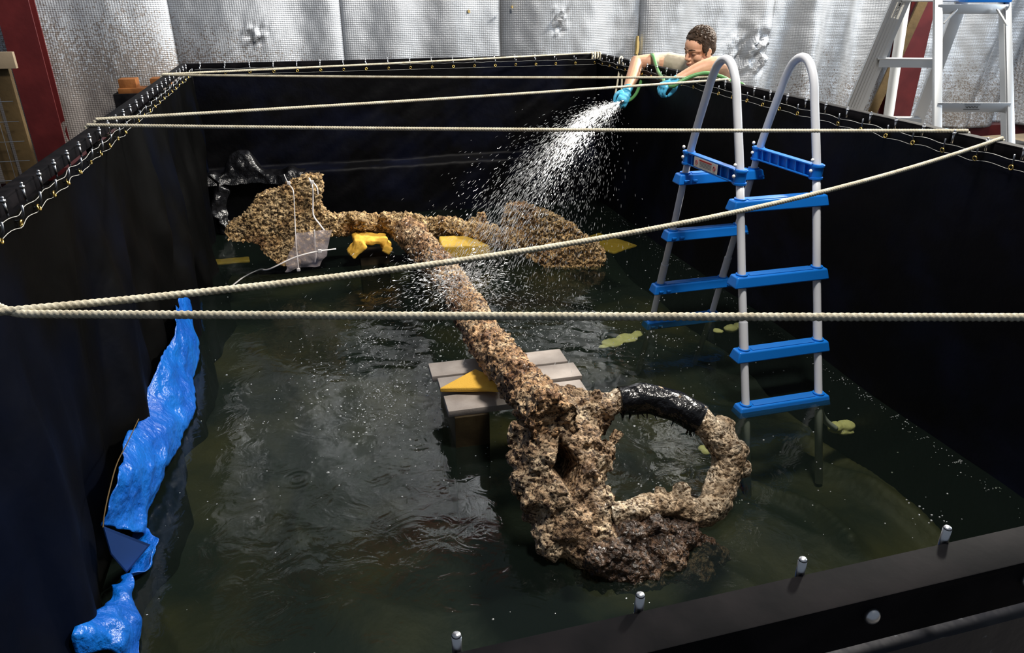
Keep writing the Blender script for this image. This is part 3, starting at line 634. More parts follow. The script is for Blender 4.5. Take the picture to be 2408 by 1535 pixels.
# ------------------------------------------------------------------ cable ties and film on the left fluke
def strip(pts, wd, m, name, label=None, cat=None, parent=None, group=None, th=.0016):
    P = resample(smooth(pts, 8), .01); mb = MB()
    mb.tube(P, wd / 2, 8, squash=.5); o = obj(name, mb, m, parent, 'smooth')
    return tag(o, label, cat, group) if label else o
Yf = 3.975
def tie(name, pts, label, head=None):
    t = thing(name, tuple(at(*pts[0][:2], Y=pts[0][2])), label, 'cable tie'); strip([at(x, y, Y=Y) for x, y, Y in pts], .009, M['tie'], 'strap', parent=t)
    for h in head or []: mb = MB().box(at(*h[:2], Y=h[2]), (.018, .014, .016), None, .003); obj('tie_head', mb, M['tie'], t)
    return t
tie('cable_tie', [(668, 410, 4.02), (673, 422, 4.02), (680, 434, 4.02), (689, 447, 3.98), (692, 480, 3.99), (694, 530, 4.0), (697, 580, 4.0), (702, 632, 3.99)], 'white cable tie cinched down the middle of the left fluke, free end up', [(679, 430, 4.01), (702, 634, 3.985)])
tie('cable_tie', [(727, 418, 4.03), (735, 440, 4.0), (736, 470, 4.02), (737, 505, 4.02), (750, 525, 4.0), (763, 542, 3.99)], 'white cable tie slack across the upper right of the left fluke', [(734, 428, 4.0)])
tie('cable_tie', [(733, 425, 4.02), (745, 440, 4.0), (748, 458, 4.01)], 'short curling white tie end at the top of the left fluke')
tie('cable_tie', [(739, 540, 3.97), (741, 580, 3.96), (743, 600, 3.96), (740, 618, 3.96)], 'thin white tie hanging over the clear film on the left fluke')
t = thing('cable_tie', tuple(at(700, 610, Z=.56)), 'long white cable tie jutting over the water below the left fluke', 'cable tie')
strip([at(548, 670, Z=.53), at(575, 650, Z=.54), at(610, 634, Z=.545), at(632, 633, Y=3.93), at(690, 606, Y=3.90), at(740, 592, Y=3.90), at(790, 585, Y=3.90)], .011, M['tie'], 'strap', parent=t); obj('tie_head', MB().box(at(752, 590, Y=3.90), (.02, .016, .018), None, .003), M['tie'], t)
u, v = np.meshgrid(np.linspace(0, 1, 50), np.linspace(0, 1, 40))
c00, c10, c01, c11 = at(700, 545, Y=3.97), at(785, 540, Y=3.97), at(668, 640, Y=3.96), at(752, 625, Y=3.93)
P = (c00 * ((1 - u) * (1 - v))[..., None] + c10 * (u * (1 - v))[..., None] + c01 * ((1 - u) * v)[..., None] + c11 * (u * v)[..., None])
tag(obj('plastic_film', MB().grid(crumple(P, .012, .004)), M['bag'], None, 'smooth'), 'crinkled clear plastic film tied over the lower left fluke', 'plastic film')

# ================================================================== POOL LADDER
PX0, PX1 = 1.576, 1.917
def leg_near(z): return np.interp(z, [.14, .524, 1.037, 1.394, 1.66], [2.06, 2.172, 2.33, 2.432, 2.525])
def leg_far(z): return np.interp(z, [.14, .49, .738, 1.035, 1.384, 1.66], [3.17, 3.060, 3.0, 2.925, 2.85, 2.756])
pl = thing('pool_ladder', (1.75, 2.6, ZB), 'blue and grey A-frame pool ladder standing in the water at right', 'ladder')
for x in (PX0, PX1):
    base = [np.array([x, float(leg_near(z)), z]) for z in (.16, .524, 1.04, 1.30, 1.40, 1.56, 1.66)]
    hr = [(2.432, 1.40), (2.475, 1.53), (2.516, 1.65), (2.545, 1.735), (2.590, 1.797), (2.640, 1.815), (2.690, 1.792), (2.727, 1.735), (2.757, 1.656), (2.803, 1.53), (2.85, 1.384)]
    obj('handrail', MB().tube(smooth([np.array([x, a, b]) for a, b in hr], 6), .0165, 16), M['white_tube'], pl, 'smooth')
    obj('leg', MB().tube(base[:5], .0158, 16), M['white_tube'], pl, 'smooth')
    obj('leg', MB().tube([np.array([x, float(leg_far(z)), z]) for z in (1.40, 1.035, .738, .49, .16)], .0150, 16), M['white_tube'], pl, 'smooth')
    for lf, z0 in ((leg_near, .86), (leg_far, .86)):   # joint sleeves
        obj('sleeve', MB().tube([(x, float(lf(z0)), z0), (x, float(lf(z0 - .12)), z0 - .12)], .0182, 16), M['white_tube'], pl)
def step(zc, yfun, side, w0=PX0 - .040, w1=PX1 + .040, lip=True):
    y = float(yfun(zc)); mb = MB(); h = .044; d = .066
    n = 5; xs = np.array([w0, w1])
    # hollow moulded tread: tapered skirt round a recessed top
    prof_t = [(w0 + .006, y - d / 2 + .006), (w1 - .006, y - d / 2 + .006), (w1 - .006, y + d / 2 - .006), (w0 + .006, y + d / 2 - .006)]
    prof_b = [(w0 - .004, y - d / 2 - .004), (w1 + .004, y - d / 2 - .004), (w1 + .004, y + d / 2 + .003), (w0 - .004, y + d / 2 + .003)]
    vs = [(a, b, zc) for a, b in prof_t] + [(a, b, zc - h) for a, b in prof_b]
    mb.add(vs, [(0, 1, 2, 3), (7, 6, 5, 4), (0, 4, 5, 1), (1, 5, 6, 2), (2, 6, 7, 3), (3, 7, 4, 0)])
    o = obj('step', mb, M['blueplast'], pl); b = o.modifiers.new('b', 'BEVEL'); b.width = .006; b.segments = 3; b.limit_method = 'NONE'
    mb = MB().box(((PX0 + PX1) / 2, y, zc + .0012), (PX1 - PX0 - .055, d * .58, .0035), None, .0015); obj('tread_pad', mb, M['bluedark'], o)
    for x in (PX0, PX1): obj('collar', MB().tube([(x, y, zc - .004), (x, y, zc + .006)], .024, 18), M['blueplast'], o)
    if side:   # ribs under the far treads, facing the camera
        for x in (PX0 - .01, PX0 + .03, PX1 + .02): obj('rib', MB().box((x, y - d / 2 - .008, zc - .026), (.022, .012, .010), None, .003), M['blueplast'], o)
    return o
for z in (1.322, 1.040, .755, .537): step(z, leg_near, False)
for z in (1.322, 1.042, .745, .532): step(z, leg_far, True)
for x in (PX0, PX1):   # side brackets joining the two halves
    a = np.array([x - .002, float(leg_near(1.40)), 1.405]); b = np.array([x - .002, float(leg_far(1.39)), 1.395]); mb = MB()
    for dz in (.024, -.024): mb.beam(a + (0, 0, dz), b + (0, 0, dz), .030, .006, bev=.0015)
    mb.beam(a + (.003, 0, 0), b + (.003, 0, 0), .006, .046)
    for k in range(1, 7): q = a + (b - a) * k / 7; mb.box(q + (-.006, 0, 0), (.016, .004, .044))
    br = obj('bracket', mb, M['blueplast'], pl)
    for q in (a, b): obj('clamp', MB().tube([q + (.002, 0, -.030), q + (.002, 0, .030)], .0235, 18), M['blueplast'], br); 
    for q in (a, b):
        for dz in (.024, -.024): obj('clamp_flange', MB().tube([q + (.002, 0, dz - .0035), q + (.002, 0, dz + .0035)], .0275, 18), M['blueplast'], br)
    for q, s in ((a, 1), (b, -1)):
        for dz in (.047, .004): obj('bolt_cap', MB().ell(q + (-.026, 0, dz), (.0065, .0075, .0075), n=12, m=8), M['whiteplast'], br)
    if x == PX0:
        c = a + (b - a) * .56; R = None; d_ = (b - a); ln = np.linalg.norm(d_); mb = MB().beam(a + d_ * .34 + (-.0155, 0, 0), a + d_ * .80 + (-.0155, 0, 0), .0012, .040)
        lb = obj('warning_label', mb, M['label'], br)
        obj('red_band', MB().beam(a + d_ * .45 + (-.0166, 0, .013), a + d_ * .69 + (-.0166, 0, .013), .0008, .006), M['redink'], lb)
        for tt in (.395, .745): obj('warning_sign', MB().torus(a + d_ * tt + (-.0166, 0, 0), .009, .0011, (1, 0, 0), 16, 5).beam(a + d_ * tt + (-.0166, -.006, -.006), a + d_ * tt + (-.0166, .006, .006), .001, .0015), M['redink'], lb)
        for dz in (.005, 0, -.005, -.010): obj('text_line', MB().beam(a + d_ * .45 + (-.0164, 0, dz), a + d_ * .68 + (-.0164, 0, dz), .0006, .0012), M['ink'], lb)
# padded feet
soft('foot_wrap', [at(1965, 1005, Z=.33), at(1990, 1000, Z=.33), at(2015, 992, Z=.33), at(2035, 985, Z=.34), at(1985, 1015, Z=.31), at(2055, 993, Z=.33), at(2000, 1018, Z=.31)], [(.035, .03, .022), (.038, .035, .025), (.03, .03, .02), (.018, .018, .014), (.03, .02, .015), (.022, .007, .007), (.022, .008, .007)], M['foampale'], 'knotted pale yellow cloth wrapped on the ladder foot under water at right', 'cloth', vox=.004, amp=.02)
o = obj('padded_rail', MB().tube(smooth([(PX1, float(leg_near(.5)), .5), at(1938, 985, Z=.40), at(1965, 1008, Z=.34)], 8), .013, 10), M['white_tube'], pl, 'smooth')
soft('foot_wrap', [at(1690, 778, Z=.44), at(1718, 772, Z=.44), at(1738, 766, Z=.44)], [(.03, .025, .012), (.04, .03, .018), (.03, .03, .016)], M['foampale'], 'pale yellow cloth under water beside the far feet of the pool ladder', 'cloth', vox=.004, amp=.02)
soft('foot_wrap', [at(1652, 1055, Z=.40), at(1660, 1062, Z=.40)], [(.02, .02, .015), (.02, .02, .013)], M['foampale'], 'bit of pale yellow cloth showing under water inside the ring', 'cloth', vox=.004, amp=.01)

# ================================================================== ROPE laced over the rim
OL, ORr = XL - .046, XR + .046
def zr(p, z=ZR + .0065): return np.array([p[0], p[1], z])
def onrim(px, py, side):
    p = at(px, py, Z=ZR + .0065); p[0] = side; return p
L1 = np.array([OL, at(395, 178, Z=ZR)[1], ZR + .006]); R0 = np.array([2.17, YF + .02, ZR + .010])
R1 = np.array([ORr, at(1720, 189, Z=ZR)[1], ZR + .006]); L2 = np.array([OL, at(232, 284, Z=ZR)[1], ZR + .006]); L3 = np.array([OL, at(205, 295, Z=ZR)[1] - .03, ZR + .006])
R3 = np.array([ORr, at(2270, 312, Z=ZR)[1], ZR + .006]); R4 = np.array([ORr, at(2358, 329, Z=ZR)[1], ZR + .006])
def sag(a, b, s=.006, n=24): 
    return [a + (b - a) * t + np.array([0, 0, -4 * s * t * (1 - t)]) for t in np.linspace(0, 1, n)]
def wrap(a, b, side):
    """round the outside of a rim beam from run end a to run start b"""
    o = -1 if side == 'L' else 1; e = np.array([o * .008, 0, 0]); dn = np.array([o * .008, 0, -.055]); ins = np.array([-o * .050, 0, -.064])
    return [a + e * .5 + (0, 0, -.004), a + dn, a + ins * 1.0 + (0, 0, 0), (a + b) / 2 + ins + (0, .0, -.004), b + ins, b + dn, b + e * .5 + (0, 0, -.004)]
L5 = np.array([OL, .66, ZR + .008]); R6 = at(60, 738, Z=ZR + .006); _q = at(2408, 742, Z=ZR + .006); R6 = R6 + (_q - R6) * ((ORr - R6[0]) / (_q[0] - R6[0]))
L4a = at(60, 727, Z=ZR + .010); L6a = at(60, 738, Z=ZR + .006)
rope = thing('lashing_rope', tuple(L2), 'beige twisted rope zigzagging across the tank from rim to rim', 'rope')
def run(pts, name='rope_run', r=.0062): return obj(name, MB().rope(pts, r), M['rope'], rope, 'smooth')
R1b = R1 + (0, .10, 0); R3b = R3
run(sag(R0, L1 + (0, .03, 0), .004)); run(sag(L1, R1b, .006)); run(sag(R1, L2, .006)); run(sag(L3, R3, .006))
run(sag(R4, L4a, .075) + smooth([L4a, at(-60, 738, Z=ZR + .012), at(-160, 742, Z=ZR + .010), np.array([OL, L5[1] + .01, ZR + .006])], 8)[1:])
Lw = np.array([OL, L5[1] - .012, ZR + .006])
run(smooth([Lw, at(-160, 736, Z=ZR + .008), L6a], 10) + sag(L6a, R6, .003)[1:])
for a, b, s in ((L1, L1 + (0, .03, 0), 'L'), (L2, L3, 'L'), (R1, R1b, 'R'), (R3, R4, 'R')): run(smooth(wrap(a, b, s), 6), 'rope_turn')
# coil and hanging bight at the far right corner
mb = MB()
for k in range(4):
    c = np.array([2.13 + k * .022, YF + .02, ZR - .022]); mb.rope([c + (.008 * math.sin(a), .035 * math.cos(a), .034 * math.sin(a)) for a in np.linspace(0, 2 * PI, 24)], .0062)
obj('rope_coil', mb, M['rope'], rope, 'smooth')
hb_ = smooth([at(1447, 222, X=2.10), at(1452, 195, X=2.13), at(1456, 165, X=2.17), at(1457, 140, X=2.20), at(1462, 134, X=2.23), at(1466, 150, X=2.20), at(1463, 180, X=2.16), at(1462, 215, X=2.10)], 8)
obj('hanging_bight', MB().rope(hb_, .0062), M['rope'], rope, 'smooth')

# ================================================================== STEPLADDER beyond the right rim
def ln(p, q, z): 
    k = (z - p[2]) / (q[2] - p[2]); return p + (q - p) * k
NL = (at(2205, 0, t=4.9), at(2203, 300, t=4.62)); NR = (at(2368, 0, t=4.9), at(2376, 335, t=4.58))
FL = (at(2118, 0, t=5.15), at(2012, 250, t=5.55)); FR = (at(2262, 0, t=5.10), at(2160, 275, t=5.55))
st = thing('stepladder', tuple((ln(*NL, 0) + ln(*FR, 0)) / 2 * np.array([1, 1, 0])), 'tall aluminium stepladder standing on the floor beyond the right rim', 'stepladder')
def rail(pr, wd, dp, name, flutes=0):
    a, b = ln(*pr, 2.55), ln(*pr, .0); mb = MB(); mb.beam(a, b, wd, dp, upv=fw, bev=.003)
    o = obj(name, mb, M['alu'], st)
    for k in range(flutes):
        off = rt * (wd * (-.5 + (k + .5) / flutes)); n_ = -fw * (dp / 2 + .001); obj('flute', MB().beam(a + off + n_, b + off + n_, wd / flutes * .45, .012, upv=fw), M['alu'], o)
    return o
rail(FL, .130, .03, 'front_rail', 6); rail(FR, .085, .03, 'front_rail'); rail(NL, .05, .03, 'rear_rail'); rail(NR, .042, .03, 'rear_rail')
for dxr in (NL, NR):
    a, b = ln(*dxr, 2.55), ln(*dxr, .0); off = rt * (.028 if dxr is NL else -.026) + fw * .02; obj('rail_lip', MB().beam(a + off, b + off, .006, .05, upv=fw), M['alu'], st)
def zat(pr, py):   # height on a rail where it crosses image row py
    best = min(np.linspace(0, 2.6, 400), key=lambda z: abs((lambda d: 767.5 - F * (d @ up) / (d @ fw))(ln(*pr, z) - np.array([0, 0, CZ])) - py)); return best
for py in (138, 275):
    za = zat(FL, py); a, b = ln(*FL, za), ln(*FR, za); s_ = obj('tread', MB().beam(a, b, .085, .010, bev=.002).beam(a - (0, .04, .03), b - (0, .04, .03), .006, .055), M['alu'], st)
for k in (1, 2, 3): za = zat(FL, 275) - .30 * k; 
for k in range(1, 4):
    za = zat(FL, 275) - .30 * k
    if za > .1: obj('tread', MB().beam(ln(*FL, za), ln(*FR, za), .085, .010, bev=.002), M['alu'], st)
obj('tread', MB().beam(ln(*FL, zat(FL, 2)), ln(*FR, zat(FL, 2)), .085, .010, bev=.002), M['alu'], st)
for py in (22, 253):
    za = zat(NL, py); o = obj('rear_brace', MB().beam(ln(*NL, za), ln(*NR, za), .010, .060, bev=.002), M['alu'], st)
    if py == 253:
        a, b = ln(*NL, za), ln(*NR, za); m0 = a + (b - a) * .36; m1 = a + (b - a) * .58; n_ = -fw * .009
        mb = MB()
        for dz in (.014, -.014): mb.beam(m0 + n_ + (0, 0, dz), m1 + n_ + (0, 0, dz), .001, .003)
        mb.beam(m0 + n_ + (0, 0, -.014), m0 + n_ + (0, 0, .014), .001, .003); mb.beam(m1 + n_ + (0, 0, -.014), m1 + n_ + (0, 0, .014), .001, .003)
        for k in range(8):
            q = m0 + (m1 - m0) * (.12 + .1 * k) + n_; q2 = m0 + (m1 - m0) * (.17 + .1 * k) + n_; mb.beam(q + (0, 0, -.006 if k % 2 else .005), q2 + (0, 0, .006 if k % 2 else -.003), .001, .004)
        obj('maker_mark', mb, M['ink'], o)
a, b = ln(*NL, zat(NL, 60)), ln(*NL, zat(NL, 20)); obj('diagonal_stay', MB().beam(at(2220, 55, t=4.85), at(2250, 22, t=4.88), .012, .010), M['alu'], st); obj('diagonal_stay', MB().beam(at(2345, 22, t=4.85), at(2368, 60, t=4.8), .016, .010), M['alu'], st)
# rubber feet
for pr in (NL, NR, FL, FR): obj('rubber_foot', MB().box(ln(*pr, .015), (.07, .07, .03), None, .006), M['ink'], st)
# paper label on the fluted rail
a, b = ln(*FL, zat(FL, 8)), ln(*FL, zat(FL, 45)); n_ = -fw * .019; o = obj('paper_label', MB().beam(a + n_ + rt * .004, b + n_ + rt * .004, .058, .001, upv=fw), M['label'], st)
for k in range(7):
    q = a + (b - a) * (.30 + .09 * k) + n_ * 1.1; obj('text_line', MB().beam(q - rt * .018, q + rt * (.016 if k % 2 else .008), .004, .001, upv=fw), M['ink'], o)
for k in range(3):
    q = a + (b - a) * (.06 + .07 * k) + n_ * 1.1; obj('letter', MB().beam(q - rt * .005, q + rt * .02, .008, .001, upv=fw), M['ink'], o)
zt = 2.02
tp = (at(2262, -8, t=4.95)); tool = tag(obj('blue_tray', MB().box(at(2318, -6, t=4.9), (.30, .12, .06), np.array(Matrix.Rotation(-YAW, 3, 'Z')), .01), M['blueplast']), 'blue plastic tray on the stepladder at the top edge of the photo', 'tray')
# pipe and stick leaning on the column
pa, pb = at(2129, 0, Y=5.62), at(2089, 272, Y=5.56)
tag(obj('plastic_pipe', MB().tube([ln(pa, pb, 2.45), ln(pa, pb, .01)], .042, 18), M['pvc']), 'white plastic pipe leaning upright between the stepladder rails', 'pipe')
pa, pb = at(2172, 0, Y=5.72), at(2052, 262, Y=5.70)
tag(obj('timber_stick', MB().beam(ln(pa, pb, 2.45), ln(pa, pb, .02), .075, .03, upv=fw), M['wood']), 'brown timber batten leaning slantwise behind the stepladder', 'batten')

# ================================================================== things round the outside
wb = thing('workbench', (6.4, 5.35, 0), 'low plywood workbench behind the right rim', 'workbench')
obj('bench_top', MB().box((6.45, 5.35, .70), (2.1, 1.0, .03), None, .003), M['ply'], wb)
for x in (5.5, 7.4):
    for y in (4.95, 5.75): obj('leg', MB().box((x, y, .343), (.09, .09, .685)), M['wood'], wb)
c = at(2225, 296, Y=5.55); tag(obj('storage_box', MB().box((c[0], 5.6, .715 + .06), (.30, .18, .12), None, .008).box((c[0], 5.6, .715 + .125), (.32, .20, .012), None, .004), mat('teal_grey', (.22, .33, .38), .5)), 'grey blue storage box on the bench by the foil wall', 'box')
c = at(2385, 318, Y=5.3); tag(obj('tool_case', MB().box((c[0], 5.3, .715 + .03), (.22, .16, .06), None, .01), M['ink']), 'small black case on the bench at the right edge', 'case')
c = at(2240, 362, X=2.42); tag(obj('plywood_offcut', MB().box((2.62, 2.15, 1.15), (.5, 1.1, .02), None, .002), M['ply']), 'plywood offcut lying just outside the right rim', 'plywood')
tr = thing('trestle', (2.62, 2.15, 0), 'timber trestle holding the plywood offcut outside the right rim', 'trestle')
for y in (1.75, 2.55):
    obj('trestle_beam', MB().box((2.62, y, 1.105), (.5, .07, .07)), M['wood'], tr)
    for x in (2.42, 2.82): obj('leg', MB().box((x, y, .535), (.05, .06, 1.07)), M['wood'], tr)
# left: mesh crate with timber frame
cr_ = thing('mesh_crate', (-1.75, 4.0, 0), 'timber crate with wire mesh side at the far left edge', 'crate')
YC = 4.2; x_r = at(45, 250, Y=YC)[0]
for xx, wd in ((x_r - .03, .07), (x_r - .12, .06), (x_r - .42, .07), (x_r - .80, .07)): obj('upright', MB().box((xx, YC, .87), (wd, .04, 1.74), None, .003), M['wood'], cr_)
obj('top_board', MB().box((x_r - .38, YC - .035, at(20, 140, Y=YC)[2]), (.86, .03, .075), None, .003), M['ply'], cr_)
obj('bottom_board', MB().box((x_r - .38, YC - .035, .10), (.86, .03, .09), None, .003), M['ply'], cr_)
mb = MB()
for k in range(10): mb.tube([(x_r - .76 + k * .075, YC - .06, .14), (x_r - .76 + k * .075, YC - .06, 1.62)], .0016, 5)
for k in range(16): mb.tube([(x_r - .80, YC - .06, .14 + k * .095), (x_r, YC - .06, .14 + k * .095)], .0016, 5)
obj('wire_mesh', mb, M['zinc'], cr_)
# left: pallet of orange timbers seen over and under the left rim
pal = thing('timber_stack', (-1.15, 5.55, 0), 'stack of orange sawn timbers behind the far left corner of the tank', 'timber')
def pxbox(name, x0, y0, x1, y1, Y, th, m, parent):
    a, b = at(x0, y0, Y=Y), at(x1, y1, Y=Y); return obj(name, MB().box(((a[0] + b[0]) / 2, Y + th / 2, (a[2] + b[2]) / 2), (abs(b[0] - a[0]), th, abs(a[2] - b[2])), None, .004), m, parent)
pxbox('timber', 276, 187, 323, 212, 5.55, .12, M['oak'], pal); pxbox('timber', 276, 209, 345, 222, 5.52, .14, M['oak'], pal); pxbox('timber', 351, 185, 400, 205, 5.55, .12, M['oak'], pal)
pxbox('crate_side', 265, 222, 420, 420, 5.50, .16, M['steel'], pal)
obj('crate_foot', MB().box((-1.12, 5.60, .35), (.5, .2, .70)), M['steel'], pal)
for n_, (x0, y0, z0, lx, ly) in enumerate(((-1.0, 2.25, 1.36, .10, .26), (-1.0, 1.92, 1.36, .10, .22), (-1.02, 3.75, 1.38, .12, .9))):
    lab = ('short orange timber offcut seen under the left rim between the hooks', 'short orange timber offcut nearest the camera under the left rim', 'long reddish timber lying outside the far half of the left rim')[n_]
    tag(obj('timber_offcut', MB().box((x0, y0, z0), (lx, ly, .05), None, .003), M['oak'] if n_ < 2 else M['red']), lab, 'timber')
sh = thing('shelf_rack', (-1.02, 2.9, 0), 'dark low rack outside the left rim carrying timber offcuts', 'rack')
obj('rack_top', MB().box((-1.03, 2.9, 1.32), (.36, 3.0, .03)), M['steel'], sh)
for y in (1.5, 2.9, 4.3):
    for x in (-1.18, -.88): obj('leg', MB().box((x, y, .65), (.05, .05, 1.31)), M['steel'], sh)

# ================================================================== PERSON leaning over the right rim
man = thing('person', (2.86, 4.35, 0), 'young man in khaki T-shirt and blue gloves leaning over the rim, hosing the anchor', 'person')
HC = at(1642, 116, t=4.42)                       # head centre
fx = np.array([-.93, -.24, -.27]); fx /= np.linalg.norm(fx)      # where the face points
sd = np.cross(np.array([0, 0, 1.]), fx); sd /= np.linalg.norm(sd)     # his left-hand side -> towards camera
uz = np.cross(fx, sd)
roll = -.10; sd, uz = sd * math.cos(roll) + uz * math.sin(roll), uz * math.cos(roll) - sd * math.sin(roll)
RH = np.array([fx, sd, uz]).T                       # columns: forward, his left, up
def hd(f_, s_, u_): return HC + fx * f_ + sd * s_ + uz * u_
SHL = at(1700, 178, t=4.28); SHR = at(1572, 150, t=4.85)
if SHL[0] < 2.40: SHL[0] = 2.40
ELR = at(1497, 148, t=4.83); WRR = at(1476, 208, t=4.70)
ELL = at(1688, 152, t=4.12); WRL = at(1590, 190, t=4.10)
NK = hd(-.045, 0, -.115); CH = (SHL + SHR) / 2 + np.array([.10, .02, -.16]); HP = np.array([2.90, 4.36, .98])
bd = MB()
bd.tube(smooth([hd(-.02, 0, -.04), NK, (SHL + SHR) / 2 + np.array([.04, 0, .0]), CH], 5), [.058] * 6 + [.062] * 5 + [.08] * 5, 16)
for c, r in (((SHL + SHR) / 2 + np.array([.08, 0, -.09]), (.12, .17, .12)), (CH + np.array([.03, 0, -.10]), (.115, .165, .16)), ((CH + HP) / 2 + np.array([.02, 0, 0]), (.11, .15, .16)), (HP, (.12, .17, .13))): bd.ell(c, r)
bd.ell(SHL, .058); bd.ell(SHR, .058)
bd.tube([SHR, (SHR + ELR) / 2 + (0, 0, .008), ELR, (ELR + WRR) / 2 + (.008, 0, 0), WRR], [.062, .055, .050, .045, .030], 16); bd.ell(ELR, .043)
bd.tube(smooth([SHL, (SHL + ELL) / 2 + (.0, .0, .01), ELL, ELL * .55 + WRL * .45 + (0, 0, .012), WRL], 4), list(np.interp(np.linspace(0, 1, 17), [0, .5, .7, 1], [.058, .048, .046, .029])), 16); bd.ell(ELL, .043)
for s in (-1, 1):
    hp = HP + np.array([0, s * .10, -.04]); kn = np.array([2.86, 4.35 + s * .12, .52]); an = np.array([2.92, 4.35 + s * .13, .09]); bd.tube([hp, kn, an], [.085, .058, .042], 14)
# head
bd.ell(hd(-.020, 0, .035), (.096, .076, .088), RH, 28, 20)       # cranium
bd.ell(hd(.018, 0, .036), (.066, .064, .056), RH, 24, 16)        # forehead
bd.ell(hd(.026, 0, -.046), (.052, .049, .060), RH, 24, 16)       # mid face / jaw
bd.ell(hd(.052, 0, -.088), (.026, .026, .022), RH)               # chin
for s in (-1, 1):
    bd.ell(hd(.040, s * .034, -.030), (.030, .026, .027), RH)    # cheek
    bd.ell(hd(.002, s * .048, -.062), (.038, .014, .026), RH)    # jaw angle
    bd.tube([hd(.078, 0, .014), hd(.079, s * .014, .019), hd(.074, s * .030, .021), hd(.058, s * .046, .016), hd(.035, s * .058, .010)], [.007, .0075, .0075, .008, .008], 10)     # brow ridge
    bd.ell(hd(.058, s * .030, .001), (.0165, .0165, .0125), RH)     # lid
    bd.ell(hd(.084, s * .009, -.034), (.010, .009, .008), RH)    # nostril wing
    e = hd(-.008, s * .074, -.008); bd.torus(e, .020, .006, sd * s + fx * .25, 18, 8); bd.ell(e - fx * .004 - uz * .002, (.014, .006, .020), RH); bd.ell(hd(-.004, s * .071, -.033), (.008, .006, .008), RH)
bd.tube([hd(.072, 0, .012), hd(.086, 0, -.008), hd(.098, 0, -.028), hd(.088, 0, -.036)], [.008, .009, .0115, .009], 12)
bd.ell(hd(.082, 0, -.056), (.012, .022, .006), RH); bd.ell(hd(.079, 0, -.067), (.012, .019, .006), RH)
me = mesh_of('body_src', bd, M['skin']); tmp = bpy.data.objects.new('tmp', me); COL.objects.link(tmp)
r_ = tmp.modifiers.new('r', 'REMESH'); r_.mode = 'VOXEL'; r_.voxel_size = .0036; s2 = tmp.modifiers.new('s', 'SMOOTH'); s2.iterations = 4; s2.factor = .5
dg = bpy.context.evaluated_depsgraph_get(); out_ = bpy.data.meshes.new_from_object(tmp.evaluated_get(dg), depsgraph=dg); bpy.data.objects.remove(tmp)
out_.name = 'body'; out_.shade_smooth(); out_.transform(Matrix.Translation(-wloc(man)))
if not out_.materials: out_.materials.append(M['skin'])
body = link('body', out_, man)
# face details
for s in (-1, 1):
    obj('eyebrow', MB().tube(smooth([hd(.0850, s * .009, .0205), hd(.0850, s * .020, .0255), hd(.0790, s * .033, .0275), hd(.0650, s * .047, .0215)], 5), list(np.interp(np.linspace(0, 1, 16), [0, .3, .7, 1], [.0022, .0034, .0030, .0014])), 8), M['hair'], man)
    obj('eyelash', MB().tube(smooth([hd(.0665, s * .0165, -.0025), hd(.0735, s * .024, -.0055), hd(.0735, s * .034, -.0055), hd(.0640, s * .0435, -.001)], 5), list(np.interp(np.linspace(0, 1, 16), [0, .5, 1], [.0006, .0018, .0010])), 6), M['eye'], man)
obj('mouth', MB().tube([hd(.076, -.022, -.062), hd(.0905, -.008, -.0605), hd(.0925, 0, -.0615), hd(.0905, .008, -.0605), hd(.076, .022, -.062)], [.001, .0022, .0024, .0022, .001], 8), M['lip'], man)
obj('lower_lip', MB().ell(hd(.084, 0, -.0675), (.009, .016, .0042), RH), M['lip'], man)
# hair: cap of short tufts
hb2 = MB(); hb2.ell(hd(-.028, 0, .042), (.098, .080, .087), RH, 30, 20); hb2.ell(hd(-.070, 0, -.005), (.046, .066, .062), RH)
hb2.ell(hd(.030, 0, .082), (.036, .048, .018), RH)
for s in (-1, 1): hb2.ell(hd(-.004, s * .067, .022), (.032, .014, .040), RH); hb2.ell(hd(.006, s * .071, -.008), (.008, .007, .022), RH)
def keep(p):   # hairline
    q = np.array(p) - HC; f_, s_, u_ = q @ fx, q @ sd, q @ uz
    return True
for k in range(420):
    a = random.uniform(0, 2 * PI); b = math.acos(random.uniform(-.15, 1)); d_ = np.array([math.sin(b) * math.cos(a), math.sin(b) * math.sin(a), math.cos(b)])
    p = np.array([-.026, 0, .046]) + d_ * np.array([.0905, .0755, .083]); f_, s_, u_ = p
    if f_ > .045 and u_ < .062: continue
    if f_ > .015 and u_ < .03: continue
    if u_ < -.01 and f_ > -.04: continue
    q = hd(*p); dirn = RH @ (d_ * .6 + np.array([.6, random.uniform(-.4, .4), .1])); hb2.ell(q, (.013, .0055, .0045), np.array(Vector(dirn).to_track_quat('X', 'Z').to_matrix()), 8, 5)
mh = mesh_of('hair_src', hb2, M['hair']); tmp = bpy.data.objects.new('tmp', mh); COL.objects.link(tmp)
r_ = tmp.modifiers.new('r', 'REMESH'); r_.mode = 'VOXEL'; r_.voxel_size = .0028; s2 = tmp.modifiers.new('s', 'SMOOTH'); s2.iterations = 2; s2.factor = .5
dg = bpy.context.evaluated_depsgraph_get(); out_ = bpy.data.meshes.new_from_object(tmp.evaluated_get(dg), depsgraph=dg); bpy.data.objects.remove(tmp)
# cut the hair back from the face
co = np.empty(len(out_.vertices) * 3); out_.vertices.foreach_get('co', co); co = co.reshape(-1, 3); q = co - HC; f_, s_, u_ = q @ fx, q @ sd, q @ uz
face = (f_ > .020) & (u_ < .074 - .3 * np.abs(s_) * (f_ < .05)) & ~((np.abs(s_) > .058) & (f_ < .03))
co[face] = HC + RH @ np.array([-.02, 0, .02]) + (co[face] - HC - RH @ np.array([-.02, 0, .02])) * .80
out_.vertices.foreach_set('co', co.ravel()); out_.update(); out_.name = 'hair'; out_.shade_smooth(); out_.transform(Matrix.Translation(-wloc(man)))
if not out_.materials: out_.materials.append(M['hair'])
link('hair', out_, man)
